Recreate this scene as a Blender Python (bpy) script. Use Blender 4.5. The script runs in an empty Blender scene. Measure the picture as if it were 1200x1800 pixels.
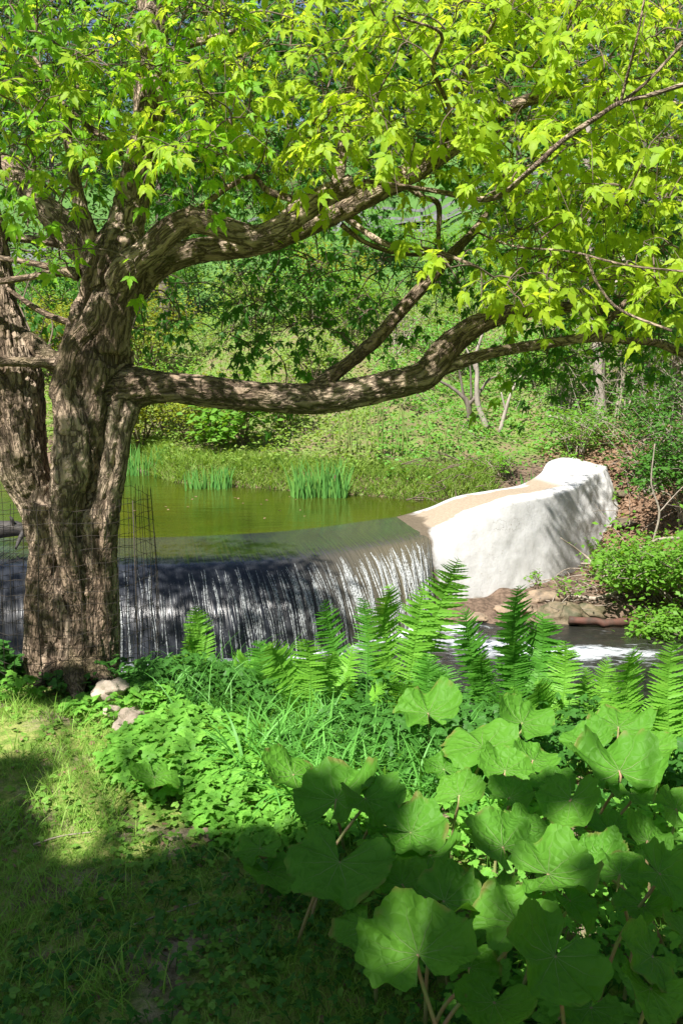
import bpy, math, random
import numpy as np
from mathutils import Vector, Matrix
random.seed(7); rng = np.random.default_rng(7)
R = math.radians
sc = bpy.context.scene
COL = sc.collection
# ------------------------------------------------------------------ camera, sky, sun, exposure
CAMZ, PITCH = 1.6, R(10)
cam_d = bpy.data.cameras.new('camera'); cam = bpy.data.objects.new('camera', cam_d); COL.objects.link(cam)
cam.location = (0, 0, CAMZ); cam.rotation_euler = (R(90)-PITCH, 0, 0)
cam_d.sensor_fit = 'VERTICAL'; cam_d.sensor_height = 36; cam_d.sensor_width = 24; cam_d.lens = 36
cam_d.clip_start = 0.05; cam_d.clip_end = 900
sc.camera = cam
SUN = Vector((-0.56, -0.83, 1.40)).normalized()          # direction towards the sun
elev = math.asin(SUN.z)
w = bpy.data.worlds.new('World'); sc.world = w; w.use_nodes = True
nt = w.node_tree; bg = nt.nodes['Background']
sky = nt.nodes.new('ShaderNodeTexSky'); sky.sky_type = 'NISHITA'; sky.sun_disc = False
sky.sun_elevation = elev; sky.sun_rotation = math.atan2(SUN.x, SUN.y)
nt.links.new(sky.outputs[0], bg.inputs[0]); bg.inputs[1].default_value = 0.05
sd = bpy.data.lights.new('sun', 'SUN'); sd.energy = 5.0; sd.angle = R(0.53); sd.color = (1.0, 0.955, 0.88)
so = bpy.data.objects.new('sun', sd); COL.objects.link(so)
so.rotation_euler = SUN.to_track_quat('Z', 'Y').to_euler(); so.location = (-8, -12, 22)
sc.view_settings.view_transform = 'Standard'; sc.view_settings.look = 'None'
sc.view_settings.gamma = 1; sc.view_settings.exposure = 1.12
try:
    sc.cycles.max_bounces = 8; sc.cycles.transparent_max_bounces = 12
    sc.cycles.transmission_bounces = 6; sc.cycles.diffuse_bounces = 4
except Exception: pass

def P(px, py, D):
    """point of the place seen at (px,py) of the 1200x1800 photo, D metres forward"""
    a = (px-600)/1800; b = -(py-900)/1800
    c, s = math.cos(PITCH), math.sin(PITCH)
    d = Vector((a, c + b*s, -s + b*c))
    t = D/d.y
    return Vector((d.x*t, D, CAMZ + d.z*t))
def PZ(px, py, z):
    a = (px-600)/1800; b = -(py-900)/1800
    c, s = math.cos(PITCH), math.sin(PITCH)
    d = Vector((a, c + b*s, -s + b*c))
    t = (z-CAMZ)/d.z
    return Vector((d.x*t, d.y*t, z))
def depth(p): return p[1]*math.cos(PITCH) + (CAMZ-p[2])*math.sin(PITCH)

# ------------------------------------------------------------------ numpy noise
def _h(i, j, k, seed):
    n = (i*374761393 + j*668265263 + k*2147483647 + seed*974634777) & 0xffffffff
    n = ((n ^ (n >> 13))*1274126177) & 0xffffffff
    n = n ^ (n >> 16)
    return (n & 0xffff)/65535.0
def noise3(Q, seed=0):
    Q = np.asarray(Q, float); f = np.floor(Q); i = f.astype(np.int64); t = Q-f; t = t*t*(3-2*t)
    r = 0
    for a in (0, 1):
        for b in (0, 1):
            for c in (0, 1):
                wt = (t[:, 0] if a else 1-t[:, 0])*(t[:, 1] if b else 1-t[:, 1])*(t[:, 2] if c else 1-t[:, 2])
                r = r + wt*_h(i[:, 0]+a, i[:, 1]+b, i[:, 2]+c, seed)
    return r*2-1
def fbm(Q, oct=4, seed=0, g=.5):
    r = 0; a = 1; Q = np.asarray(Q, float)
    for o in range(oct):
        r = r + a*noise3(Q*(2.03**o) + o*17.3, seed+o); a *= g
    return r
def sstep(a, b, x):
    t = np.clip((x-a)/(b-a), 0, 1); return t*t*(3-2*t)

# ------------------------------------------------------------------ objects and meshes
def tag(o, label=None, cat=None, group=None, kind=None):
    if label: o['label'] = label
    if cat: o['category'] = cat
    if group: o['group'] = group
    if kind: o['kind'] = kind
    return o
def empty(name, loc, label, cat, group=None, kind=None):
    o = bpy.data.objects.new(name, None); COL.objects.link(o); o.location = loc
    o.empty_display_size = .1
    return tag(o, label, cat, group, kind)
def npmesh(name, V, F, mat=None, parent=None, smooth=True, attrs=None, local=True, F2=None):
    """V (n,3) array, F (m,k) array of equal size faces (F2: optional second block); V in world coordinates"""
    V = np.asarray(V, np.float32)
    if parent is not None and local: V = V - np.array(parent.location, np.float32)
    me = bpy.data.meshes.new(name)
    blocks = [np.asarray(F, np.int32)] + ([np.asarray(F2, np.int32)] if F2 is not None and len(F2) else [])
    idx = np.concatenate([b.ravel() for b in blocks])
    tot = np.concatenate([np.full(len(b), b.shape[1], np.int32) for b in blocks])
    st = np.concatenate([[0], np.cumsum(tot)[:-1]]).astype(np.int32)
    me.vertices.add(len(V)); me.vertices.foreach_set('co', V.ravel())
    me.loops.add(len(idx)); me.loops.foreach_set('vertex_index', idx)
    me.polygons.add(len(tot)); me.polygons.foreach_set('loop_start', st); me.polygons.foreach_set('loop_total', tot)
    me.polygons.foreach_set('use_smooth', np.full(len(tot), smooth))
    if attrs:
        for k, v in attrs.items():
            v = np.asarray(v, np.float32)
            a = me.attributes.new(k, 'FLOAT' if v.ndim == 1 else 'FLOAT_VECTOR', 'POINT')
            a.data.foreach_set('value' if v.ndim == 1 else 'vector', v.ravel())
    me.update(calc_edges=True); me.validate()
    if mat: me.materials.append(mat)
    o = bpy.data.objects.new(name, me); COL.objects.link(o)
    if parent is not None: o.parent = parent
    return o
def tube(pts, rad, sides=8, cap=True, twist=0.0):
    pts = np.asarray([tuple(p) for p in pts], float); n = len(pts)
    rad = np.broadcast_to(np.asarray(rad, float), (n,))
    T = np.gradient(pts, axis=0); T /= np.linalg.norm(T, axis=1)[:, None]+1e-9
    up = np.array([0, 0, 1.]) if abs(T[0][2]) < .9 else np.array([1., 0, 0])
    a = np.cross(T[0], up); a /= np.linalg.norm(a); A = []
    for i in range(n):
        a = a - T[i]*np.dot(a, T[i]); a /= np.linalg.norm(a)+1e-9; A.append(a)
    A = np.array(A); B = np.cross(T, A)
    th = np.arange(sides)/sides*2*math.pi + twist
    V = pts[:, None] + rad[:, None, None]*(A[:, None]*np.cos(th)[None, :, None] + B[:, None]*np.sin(th)[None, :, None])
    V = V.reshape(-1, 3); F = []
    i = np.arange(n-1)[:, None]*sides; j = np.arange(sides)[None]; j2 = (j+1) % sides
    F = np.stack([i+j, i+j2, i+sides+j2, i+sides+j], -1).reshape(-1, 4)
    if cap:
        V = np.vstack([V, pts[:1], pts[-1:]]); c0 = n*sides; c1 = c0+1
        jj = np.arange(sides); k = (jj+1) % sides
        F = np.vstack([F, np.stack([jj, np.full(sides, c0), np.full(sides, c0), k], -1),
                       np.stack([(n-1)*sides+jj, (n-1)*sides+k, np.full(sides, c1), np.full(sides, c1)], -1)])
    return V, F
class MB:
    """collects quad blocks"""
    def __init__(s): s.V = []; s.F = []; s.n = 0
    def add(s, V, F):
        V = np.asarray(V, float); F = np.asarray(F)
        if F.shape[1] == 3: F = np.hstack([F, F[:, 2:3]])
        s.V.append(V); s.F.append(F+s.n); s.n += len(V)
    def build(s, name, mat, parent=None, smooth=True, local=True):
        V = np.vstack(s.V); F = np.vstack(s.F)
        tri = (F[:, 2] == F[:, 3]) ; tri2 = (F[:, 1] == F[:, 2])
        T = F[tri][:, :3]; T2 = F[tri2 & ~tri][:, [0, 1, 3]]
        Q = F[~tri & ~tri2]
        TT = np.vstack([T, T2])
        if len(Q) == 0: return npmesh(name, V, TT, mat, parent, smooth, local=local)
        return npmesh(name, V, Q, mat, parent, smooth, F2=TT, local=local)
def curve(pts, n=8):
    """Catmull-Rom through rows of any width"""
    p = np.asarray([tuple(q) for q in pts], float)
    p = np.vstack([2*p[0]-p[1], p, 2*p[-1]-p[-2]]); out = []
    for i in range(1, len(p)-2):
        for k in range(n):
            t = k/n
            out.append(.5*((2*p[i]) + (-p[i-1]+p[i+1])*t + (2*p[i-1]-5*p[i]+4*p[i+1]-p[i+2])*t*t + (-p[i-1]+3*p[i]-3*p[i+1]+p[i+2])*t**3))
    out.append(p[-2]); return np.array(out)
def inst(TV, TF, pos, X, Y, Z, sc_):
    """copy template (TV,TF) to every pos with basis rows X,Y,Z and scale"""
    N = len(pos); n = len(TV)
    sc_ = np.broadcast_to(np.asarray(sc_, float), (N,))
    V = (TV[None, :, 0:1]*X[:, None] + TV[None, :, 1:2]*Y[:, None] + TV[None, :, 2:3]*Z[:, None])*sc_[:, None, None] + pos[:, None]
    F = TF[None] + (np.arange(N)*n)[:, None, None]
    return V.reshape(-1, 3), F.reshape(-1, TF.shape[1])
def norm(a): return a/(np.linalg.norm(a, axis=-1, keepdims=True)+1e-9)
def basis(Y, upish):
    """Y = leaf direction, Z as near upish as possible"""
    Y = norm(Y); X = norm(np.cross(Y, upish)); Z = np.cross(X, Y); return X, Y, Z

# ------------------------------------------------------------------ materials
def newmat(name):
    m = bpy.data.materials.new(name); m.use_nodes = True; t = m.node_tree
    for n in list(t.nodes): t.nodes.remove(n)
    o = t.nodes.new('ShaderNodeOutputMaterial'); return m, t, o
def nd(t, typ, ins=None, **kw):
    n = t.nodes.new('ShaderNode'+typ)
    for k, v in kw.items(): setattr(n, k, v)
    if ins:
        for k, v in ins.items():
            s = n.inputs[k]
            if hasattr(v, 'is_output') or isinstance(v, bpy.types.NodeSocket): t.links.new(v, s)
            else: s.default_value = v
    return n
def C4(c): return (c[0], c[1], c[2], 1)
def mixc(t, f, a, b):
    n = t.nodes.new('ShaderNodeMix'); n.data_type = 'RGBA'
    for s, v in ((n.inputs[0], f), (n.inputs[6], a), (n.inputs[7], b)):
        if isinstance(v, bpy.types.NodeSocket): t.links.new(v, s)
        else: s.default_value = v if not isinstance(v, tuple) else C4(v)
    return n.outputs[2]
def mth(t, op, a, b=0.0, c=0.0, clamp=False):
    n = t.nodes.new('ShaderNodeMath'); n.operation = op; n.use_clamp = clamp
    for i, v in enumerate((a, b, c)):
        if isinstance(v, bpy.types.NodeSocket): t.links.new(v, n.inputs[i])
        else: n.inputs[i].default_value = v
    return n.outputs[0]
def mrange(t, v, a, b, c=0.0, d=1.0, smooth=True):
    n = t.nodes.new('ShaderNodeMapRange'); n.interpolation_type = 'SMOOTHSTEP' if smooth else 'LINEAR'
    t.links.new(v, n.inputs[0]); n.inputs[1].default_value = a; n.inputs[2].default_value = b
    n.inputs[3].default_value = c; n.inputs[4].default_value = d; return n.outputs[0]
def mnoise(t, scale, vec=None, detail=4, rough=.55, dist=0.0):
    n = nd(t, 'TexNoise', {'Scale': scale, 'Detail': detail, 'Roughness': rough, 'Distortion': dist})
    if vec is not None: t.links.new(vec, n.inputs['Vector'])
    return n.outputs[0]
def objco(t): return t.nodes.new('ShaderNodeTexCoord').outputs['Object']
def attr(t, name): 
    n = t.nodes.new('ShaderNodeAttribute'); n.attribute_name = name; return n
def bump(t, h, s, d=.02):
    return nd(t, 'Bump', {'Height': h, 'Strength': s, 'Distance': d}).outputs[0]

def leafmat(name, c1, c2, trans=.35, tc=None, rough=.5, spec=.22, extra=None):
    m, t, o = newmat(name)
    g = t.nodes.new('ShaderNodeNewGeometry'); r = g.outputs['Random Per Island']
    c = mixc(t, r, c1, c2)
    n = mnoise(t, 60, objco(t), 2); c = mixc(t, mth(t, 'MULTIPLY', n, .35), c, tuple(x*.55 for x in c1))
    p = nd(t, 'BsdfPrincipled', {'Base Color': c, 'Roughness': rough, 'Specular IOR Level': spec})
    tc = tc or (min(1, c1[0]*1.9), min(1, c1[1]*1.5), c1[2]*.6)
    c3 = mixc(t, r, tc, tuple(x*.75 for x in tc))
    tr = nd(t, 'BsdfTranslucent', {'Color': c3})
    mx = nd(t, 'MixShader', {0: trans, 1: p.outputs[0], 2: tr.outputs[0]})
    t.links.new(mx.outputs[0], o.inputs[0]); return m
def simple(name, c1, c2, scale=8, rough=.8, bs=.4, bd=.01, spec=.3, detail=6, stretch=None):
    m, t, o = newmat(name); v = objco(t)
    if stretch: v = nd(t, 'Mapping', {'Vector': v, 'Scale': stretch}).outputs[0]
    n = mnoise(t, scale, v, detail, .65)
    c = mixc(t, mrange(t, n, .35, .65), c1, c2)
    n2 = mnoise(t, scale*5, v, 5, .7)
    p = nd(t, 'BsdfPrincipled', {'Base Color': c, 'Roughness': rough, 'Specular IOR Level': spec, 'Normal': bump(t, mth(t, 'ADD', n, mth(t, 'MULTIPLY', n2, .5)), bs, bd)})
    t.links.new(p.outputs[0], o.inputs[0]); return m

M = {}
# --- leaves
M['leaf_young_lit'] = leafmat('young_lit_maple_leaf', (.42, .56, .035), (.23, .43, .028), .54, (.72, .90, .05))  # yellow-green of young leaves, with sunlit brightness also put into the colour
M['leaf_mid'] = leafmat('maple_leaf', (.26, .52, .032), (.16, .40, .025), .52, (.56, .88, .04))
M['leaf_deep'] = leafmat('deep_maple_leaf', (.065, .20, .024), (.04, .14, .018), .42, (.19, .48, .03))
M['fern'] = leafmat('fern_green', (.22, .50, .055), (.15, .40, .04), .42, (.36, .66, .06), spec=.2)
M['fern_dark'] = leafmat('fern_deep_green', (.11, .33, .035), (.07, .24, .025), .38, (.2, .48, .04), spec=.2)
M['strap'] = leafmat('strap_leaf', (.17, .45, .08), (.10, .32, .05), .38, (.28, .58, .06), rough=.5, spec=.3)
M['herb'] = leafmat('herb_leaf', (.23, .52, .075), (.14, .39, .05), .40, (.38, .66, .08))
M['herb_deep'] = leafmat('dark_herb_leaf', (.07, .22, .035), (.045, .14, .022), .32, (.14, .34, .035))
M['grass'] = leafmat('lawn_grass', (.22, .46, .055), (.36, .48, .12), .3, (.35, .62, .07))
M['clover'] = leafmat('lawn_weed_leaf', (.22, .42, .07), (.14, .30, .05), .3)
M['iris'] = leafmat('iris_blade', (.09, .28, .06), (.20, .42, .08), .25, (.12, .32, .06))
M['hill_leaf'] = leafmat('hillside_leaf', (.18, .34, .05), (.29, .37, .09), .4)
M['hill_leaf2'] = leafmat('hillside_fresh_leaf', (.13, .36, .05), (.18, .40, .07), .4)
M['shrub_yellow'] = leafmat('yellow_green_shrub_leaf', (.27, .33, .035), (.19, .28, .03), .4)
M['shrub_green'] = leafmat('green_shrub_leaf', (.17, .37, .04), (.11, .27, .03), .42)
M['shrub_dark'] = leafmat('dark_shrub_leaf', (.08, .22, .03), (.05, .15, .02), .35)
M['tree_far'] = leafmat('far_tree_leaf', (.05, .125, .026), (.028, .08, .018), .3)
M['tree_far2'] = leafmat('far_light_tree_leaf', (.10, .19, .04), (.06, .14, .03), .3)
M['dry'] = leafmat('dry_leaf', (.30, .19, .12), (.20, .12, .075), .1, (.3, .18, .1))
M['twig'] = simple('twig_bark', (.10, .075, .055), (.17, .13, .095), 40, .85)
M['twig_pale'] = simple('pale_dead_twig', (.36, .31, .25), (.24, .20, .16), 30, .85)
M['stem'] = simple('green_stem', (.14, .24, .05), (.22, .22, .08), 20, .6)
M['stalk_red'] = simple('pinkish_leaf_stalk', (.24, .30, .10), (.34, .20, .13), 14, .5)
M['stone_pale'] = simple('pale_stone', (.50, .42, .34), (.34, .27, .21), 9, .85, .6, .02)
M['boulder'] = simple('mossy_boulder', (.20, .155, .10), (.07, .07, .035), 7, .6, .7, .03)
M['rock_tan'] = simple('tan_rock', (.30, .22, .15), (.16, .125, .09), 7, .7, .6, .03)
M['red_log'] = simple('red_brown_log', (.12, .055, .04), (.06, .04, .03), 6, .7, .6, .02)
M['dark_log'] = simple('dark_wet_log', (.035, .033, .034), (.07, .062, .055), 8, .5, .6, .02, stretch=(1, 4, 4))
M['wire'] = simple('rusty_dark_wire', (.03, .028, .026), (.06, .045, .035), 60, .6)
M['fence'] = simple('weathered_rail', (.24, .24, .25), (.16, .16, .17), 4, .8)
M['far_bark'] = simple('grey_bark', (.12, .095, .08), (.20, .17, .14), 10, .9, .8, .03, stretch=(1, 1, .25))
M['pale_bark'] = simple('pale_trunk_bark', (.42, .37, .32), (.27, .23, .20), 7, .9, .8, .02, stretch=(1, 1, .3))

def bark():
    m, t, o = newmat('furrowed_maple_bark'); q = attr(t, 'bark').outputs['Vector']
    n1 = mnoise(t, 30, q, 4, .6, .5); n1 = mth(t, 'MULTIPLY', mth(t, 'ABSOLUTE', mth(t, 'SUBTRACT', n1, .5)), 7.0, clamp=True); n2 = mnoise(t, 5, q, 4, .6); n3 = mnoise(t, 90, q, 3, .7)
    c = mixc(t, mrange(t, n2, .38, .66), (.28, .205, .145), (.52, .41, .305))
    c = mixc(t, mrange(t, n1, .05, .6), mixc(t, .85, c, (.06, .043, .03)), c)
    mo = mnoise(t, 2.2, objco(t), 4, .6)
    c = mixc(t, mth(t, 'MULTIPLY', mrange(t, mo, .52, .68), .45), c, (.13, .13, .045))
    h = mth(t, 'ADD', n1, mth(t, 'MULTIPLY', n3, .35))
    p = nd(t, 'BsdfPrincipled', {'Base Color': c, 'Roughness': .9, 'Specular IOR Level': .15, 'Normal': bump(t, h, 1.0, .014)})
    t.links.new(p.outputs[0], o.inputs[0]); return m
M['bark'] = bark()

def ground_mat():
    m, t, o = newmat('earth_and_grass'); co = objco(t)
    sp = nd(t, 'SeparateXYZ', {0: co}); x, y, z = sp.outputs
    n1 = mnoise(t, .9, co, 5, .6); n2 = mnoise(t, 14, co, 6, .7); n3 = mnoise(t, 3, co, 5, .6)
    soil = mixc(t, mrange(t, n2, .35, .65), (.14, .10, .07), (.38, .31, .22))
    litter = mixc(t, mrange(t, mnoise(t, 40, co, 3, .6), .4, .6), (.27, .17, .11), (.13, .085, .055))
    soil = mixc(t, mrange(t, n3, .45, .6), soil, litter)
    moss = mixc(t, mrange(t, n2, .4, .6), (.14, .24, .04), (.30, .33, .10))
    near = mixc(t, mrange(t, n3, .38, .52), soil, moss)
    hill = mixc(t, mrange(t, n3, .42, .6), (.20, .17, .09), (.14, .22, .05))
    lawn = mixc(t, mrange(t, n1, .3, .7), (.07, .16, .035), (.10, .20, .05))
    far = mixc(t, mrange(t, y, 27, 33), hill, lawn)
    c = mixc(t, mrange(t, y, 8, 10), near, far)
    bank = mixc(t, mrange(t, n2, .4, .6), (.20, .14, .10), (.10, .07, .05))
    c = mixc(t, mth(t, 'MULTIPLY', mrange(t, z, -.55, -.75), mrange(t, y, 9, 10)), c, bank)
    gx = mth(t, 'MULTIPLY', mrange(t, x, 3.8, 4.2), mth(t, 'MULTIPLY', mrange(t, y, 13, 14), mrange(t, y, 19, 17.5)))
    c = mixc(t, gx, c, litter)
    p = nd(t, 'BsdfPrincipled', {'Base Color': c, 'Roughness': .95, 'Specular IOR Level': .15, 'Normal': bump(t, mth(t, 'ADD', n2, mnoise(t, 60, co, 4, .7)), .7, .03)})
    t.links.new(p.outputs[0], o.inputs[0]); return m
M['ground'] = ground_mat()

def pond_mat():
    m, t, o = newmat('still_green_pond_water'); co = objco(t)
    v = nd(t, 'Mapping', {'Vector': co, 'Scale': (.7, 2.2, 1)}).outputs[0]
    n = mnoise(t, 2.2, v, 3, .5); n2 = mnoise(t, 14, v, 3, .6)
    y = nd(t, 'SeparateXYZ', {0: co}).outputs[0]
    c = mixc(t, mrange(t, mnoise(t, .5, co, 3), .4, .6), (.032, .050, .005), (.048, .060, .006))
    p = nd(t, 'BsdfPrincipled', {'Base Color': c, 'Roughness': .04, 'IOR': 1.33, 'Specular IOR Level': .5,
        'Normal': bump(t, mth(t, 'ADD', n, mth(t, 'MULTIPLY', n2, .2)), .14, .05)})
    t.links.new(p.outputs[0], o.inputs[0]); return m
M['pond'] = pond_mat()
def stream_mat():
    m, t, o = newmat('dark_stream_water_with_foam'); co = objco(t)
    f = attr(t, 'foam').outputs['Fac']
    v = nd(t, 'Mapping', {'Vector': co, 'Rotation': (0, 0, R(-12)), 'Scale': (1, 3.2, 1)}).outputs[0]
    n = mnoise(t, 3.5, v, 6, .7, .8)
    k = mrange(t, mth(t, 'ADD', f, mth(t, 'MULTIPLY', mth(t, 'SUBTRACT', n, .5), 2.6)), .42, 1.05)
    fine = mnoise(t, 26, v, 4, .7)
    c = mixc(t, k, (.022, .022, .018), (.60, .64, .68))
    nb = bump(t, mth(t, 'ADD', mnoise(t, 5, v, 4, .6), mth(t, 'MULTIPLY', fine, .4)), .5, .05)
    p = nd(t, 'BsdfPrincipled', {'Base Color': c, 'Roughness': mth(t, 'ADD', mth(t, 'MULTIPLY', k, .6), .06), 'IOR': 1.33, 'Normal': nb})
    t.links.new(p.outputs[0], o.inputs[0]); return m
M['stream'] = stream_mat()
def fall_mat():
    m, t, o = newmat('falling_water_sheet')
    uv = attr(t, 'uvp').outputs['Vector']; sp = nd(t, 'SeparateXYZ', {0: uv}); u, v = sp.outputs[0], sp.outputs[1]
    a = nd(t, 'CombineXYZ', {0: mth(t, 'MULTIPLY', u, 11), 1: mth(t, 'MULTIPLY', v, 1.0), 2: 0}).outputs[0]
    b = nd(t, 'CombineXYZ', {0: mth(t, 'MULTIPLY', u, 34), 1: mth(t, 'MULTIPLY', v, 2.2), 2: 3}).outputs[0]
    d = nd(t, 'CombineXYZ', {0: mth(t, 'MULTIPLY', u, 60), 1: mth(t, 'MULTIPLY', v, 30), 2: 7}).outputs[0]
    n1 = mnoise(t, 1, a, 2, .5); n2 = mnoise(t, 1, b, 2, .6); n3 = mnoise(t, 1, d, 3, .7)
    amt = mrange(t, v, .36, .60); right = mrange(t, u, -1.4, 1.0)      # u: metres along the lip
    s = mth(t, 'ADD', mth(t, 'MULTIPLY', n1, .55), mth(t, 'MULTIPLY', n2, .55))
    s = mth(t, 'ADD', s, mth(t, 'MULTIPLY', mth(t, 'SUBTRACT', n3, .5), .40))
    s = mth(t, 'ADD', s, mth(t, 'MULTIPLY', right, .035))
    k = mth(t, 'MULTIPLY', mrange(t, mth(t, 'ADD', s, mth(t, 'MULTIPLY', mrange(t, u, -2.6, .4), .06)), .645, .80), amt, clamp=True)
    c = mixc(t, k, (.024, .027, .034), (.40, .43, .43))  # dark bluish base puts the blue cast of the shaded left into the colour
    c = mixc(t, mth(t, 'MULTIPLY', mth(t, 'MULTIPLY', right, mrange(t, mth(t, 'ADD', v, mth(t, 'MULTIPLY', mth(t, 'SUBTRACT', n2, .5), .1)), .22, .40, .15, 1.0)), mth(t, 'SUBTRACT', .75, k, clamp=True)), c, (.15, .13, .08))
    nb = bump(t, mth(t, 'MULTIPLY', mth(t, 'ADD', n1, mth(t, 'MULTIPLY', n2, .6)), mrange(t, v, .1, .4, .08, 1.0)), .55, .06)
    p = nd(t, 'BsdfPrincipled', {'Base Color': c, 'Roughness': mth(t, 'ADD', mth(t, 'MULTIPLY', k, .4), mrange(t, v, .3, .42, .07, .26)), 'IOR': mrange(t, v, .3, .42, 1.55, 1.36), 'Normal': nb})
    t.links.new(p.outputs[0], o.inputs[0]); return m
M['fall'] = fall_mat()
def strand_mat():
    m, t, o = newmat('white_water_strand'); co = objco(t)
    v = nd(t, 'Mapping', {'Vector': co, 'Scale': (1, 1, .25)}).outputs[0]
    n = mnoise(t, 70, v, 3, .7)
    p = nd(t, 'BsdfPrincipled', {'Base Color': (.55, .58, .58, 1), 'Roughness': .4})
    tr = nd(t, 'BsdfTransparent')
    mx = nd(t, 'MixShader', {0: mrange(t, n, .42, .62, .0, .75), 1: tr.outputs[0], 2: p.outputs[0]})
    t.links.new(mx.outputs[0], o.inputs[0]); return m
M['strand'] = strand_mat()
def mixv(t, co):
    n = nd(t, 'TexNoise', {'Vector': co, 'Scale': 4.0, 'Detail': 4})
    v = nd(t, 'VectorMath', {0: co, 1: n.outputs[1]}, operation='ADD'); return v.outputs[0]
def dam_mat():
    m, t, o = newmat('whitewashed_concrete')
    co = objco(t); sp = nd(t, 'SeparateXYZ', {0: attr(t, 'uvp').outputs['Vector']}); u, v = sp.outputs[0], sp.outputs[1]
    n = mnoise(t, 3, co, 6, .65); n2 = mnoise(t, 30, co, 5, .7); nl = mnoise(t, 1.1, co, 5, .6)
    white = mixc(t, mrange(t, n, .35, .7), (.57, .57, .565), (.47, .465, .45))
    vs = nd(t, 'CombineXYZ', {0: mth(t, 'MULTIPLY', u, 9), 1: mth(t, 'MULTIPLY', v, 2), 2: 0}).outputs[0]
    white = mixc(t, mth(t, 'MULTIPLY', mrange(t, mnoise(t, 1, vs, 5, .7), .55, .75), .35), white, (.48, .46, .42))
    tan = mixc(t, mrange(t, n2, .35, .65), (.37, .30, .22), (.28, .22, .16))
    # v: 0 upstream edge, .3 crest front, 1 base
    d = mth(t, 'MULTIPLY', mth(t, 'SUBTRACT', nl, .5), .28)
    vv = mth(t, 'ADD', v, d)
    strip = mth(t, 'MULTIPLY', mrange(t, vv, .045, .065), mrange(t, vv, .265, .24))
    strip = mth(t, 'MULTIPLY', strip, mrange(t, u, 4.7, 4.2))
    c = mixc(t, strip, white, tan)
    wet = mth(t, 'ADD', u, mth(t, 'MULTIPLY', mth(t, 'SUBTRACT', mnoise(t, 2.4, co, 5, .6), .5), .5))
    wet = mth(t, 'ADD', wet, mth(t, 'MULTIPLY', v, -.22))
    dampc = mixc(t, mrange(t, n2, .3, .7), (.15, .12, .08), (.09, .07, .048))
    c = mixc(t, mrange(t, wet, 1.66, 1.52), c, dampc)
    foot = mth(t, 'ADD', v, mth(t, 'MULTIPLY', mth(t, 'SUBTRACT', n, .5), .08))
    c = mixc(t, mth(t, 'MULTIPLY', mrange(t, foot, .955, .985), mrange(t, u, 4.2, 3.0)), c, (.33, .29, .23))
    ck = nd(t, 'TexVoronoi', {'Vector': mixv(t, co), 'Scale': 1.6}, feature='DISTANCE_TO_EDGE').outputs[0]
    c = mixc(t, mth(t, 'MULTIPLY', mrange(t, ck, .0, .010, 1, 0), mrange(t, nl, .45, .6)), c, (.20, .18, .15))
    pit = mrange(t, nd(t, 'TexVoronoi', {'Vector': co, 'Scale': 7}).outputs[0], .05, .09, 1, 0)
    c = mixc(t, mth(t, 'MULTIPLY', pit, .5), c, (.35, .30, .25))
    p = nd(t, 'BsdfPrincipled', {'Base Color': c, 'Roughness': .8, 'Specular IOR Level': .3, 'Normal': bump(t, mth(t, 'ADD', n, mth(t, 'MULTIPLY', n2, .6)), .30, .03)})
    t.links.new(p.outputs[0], o.inputs[0]); return m
M['dam'] = dam_mat()
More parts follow.
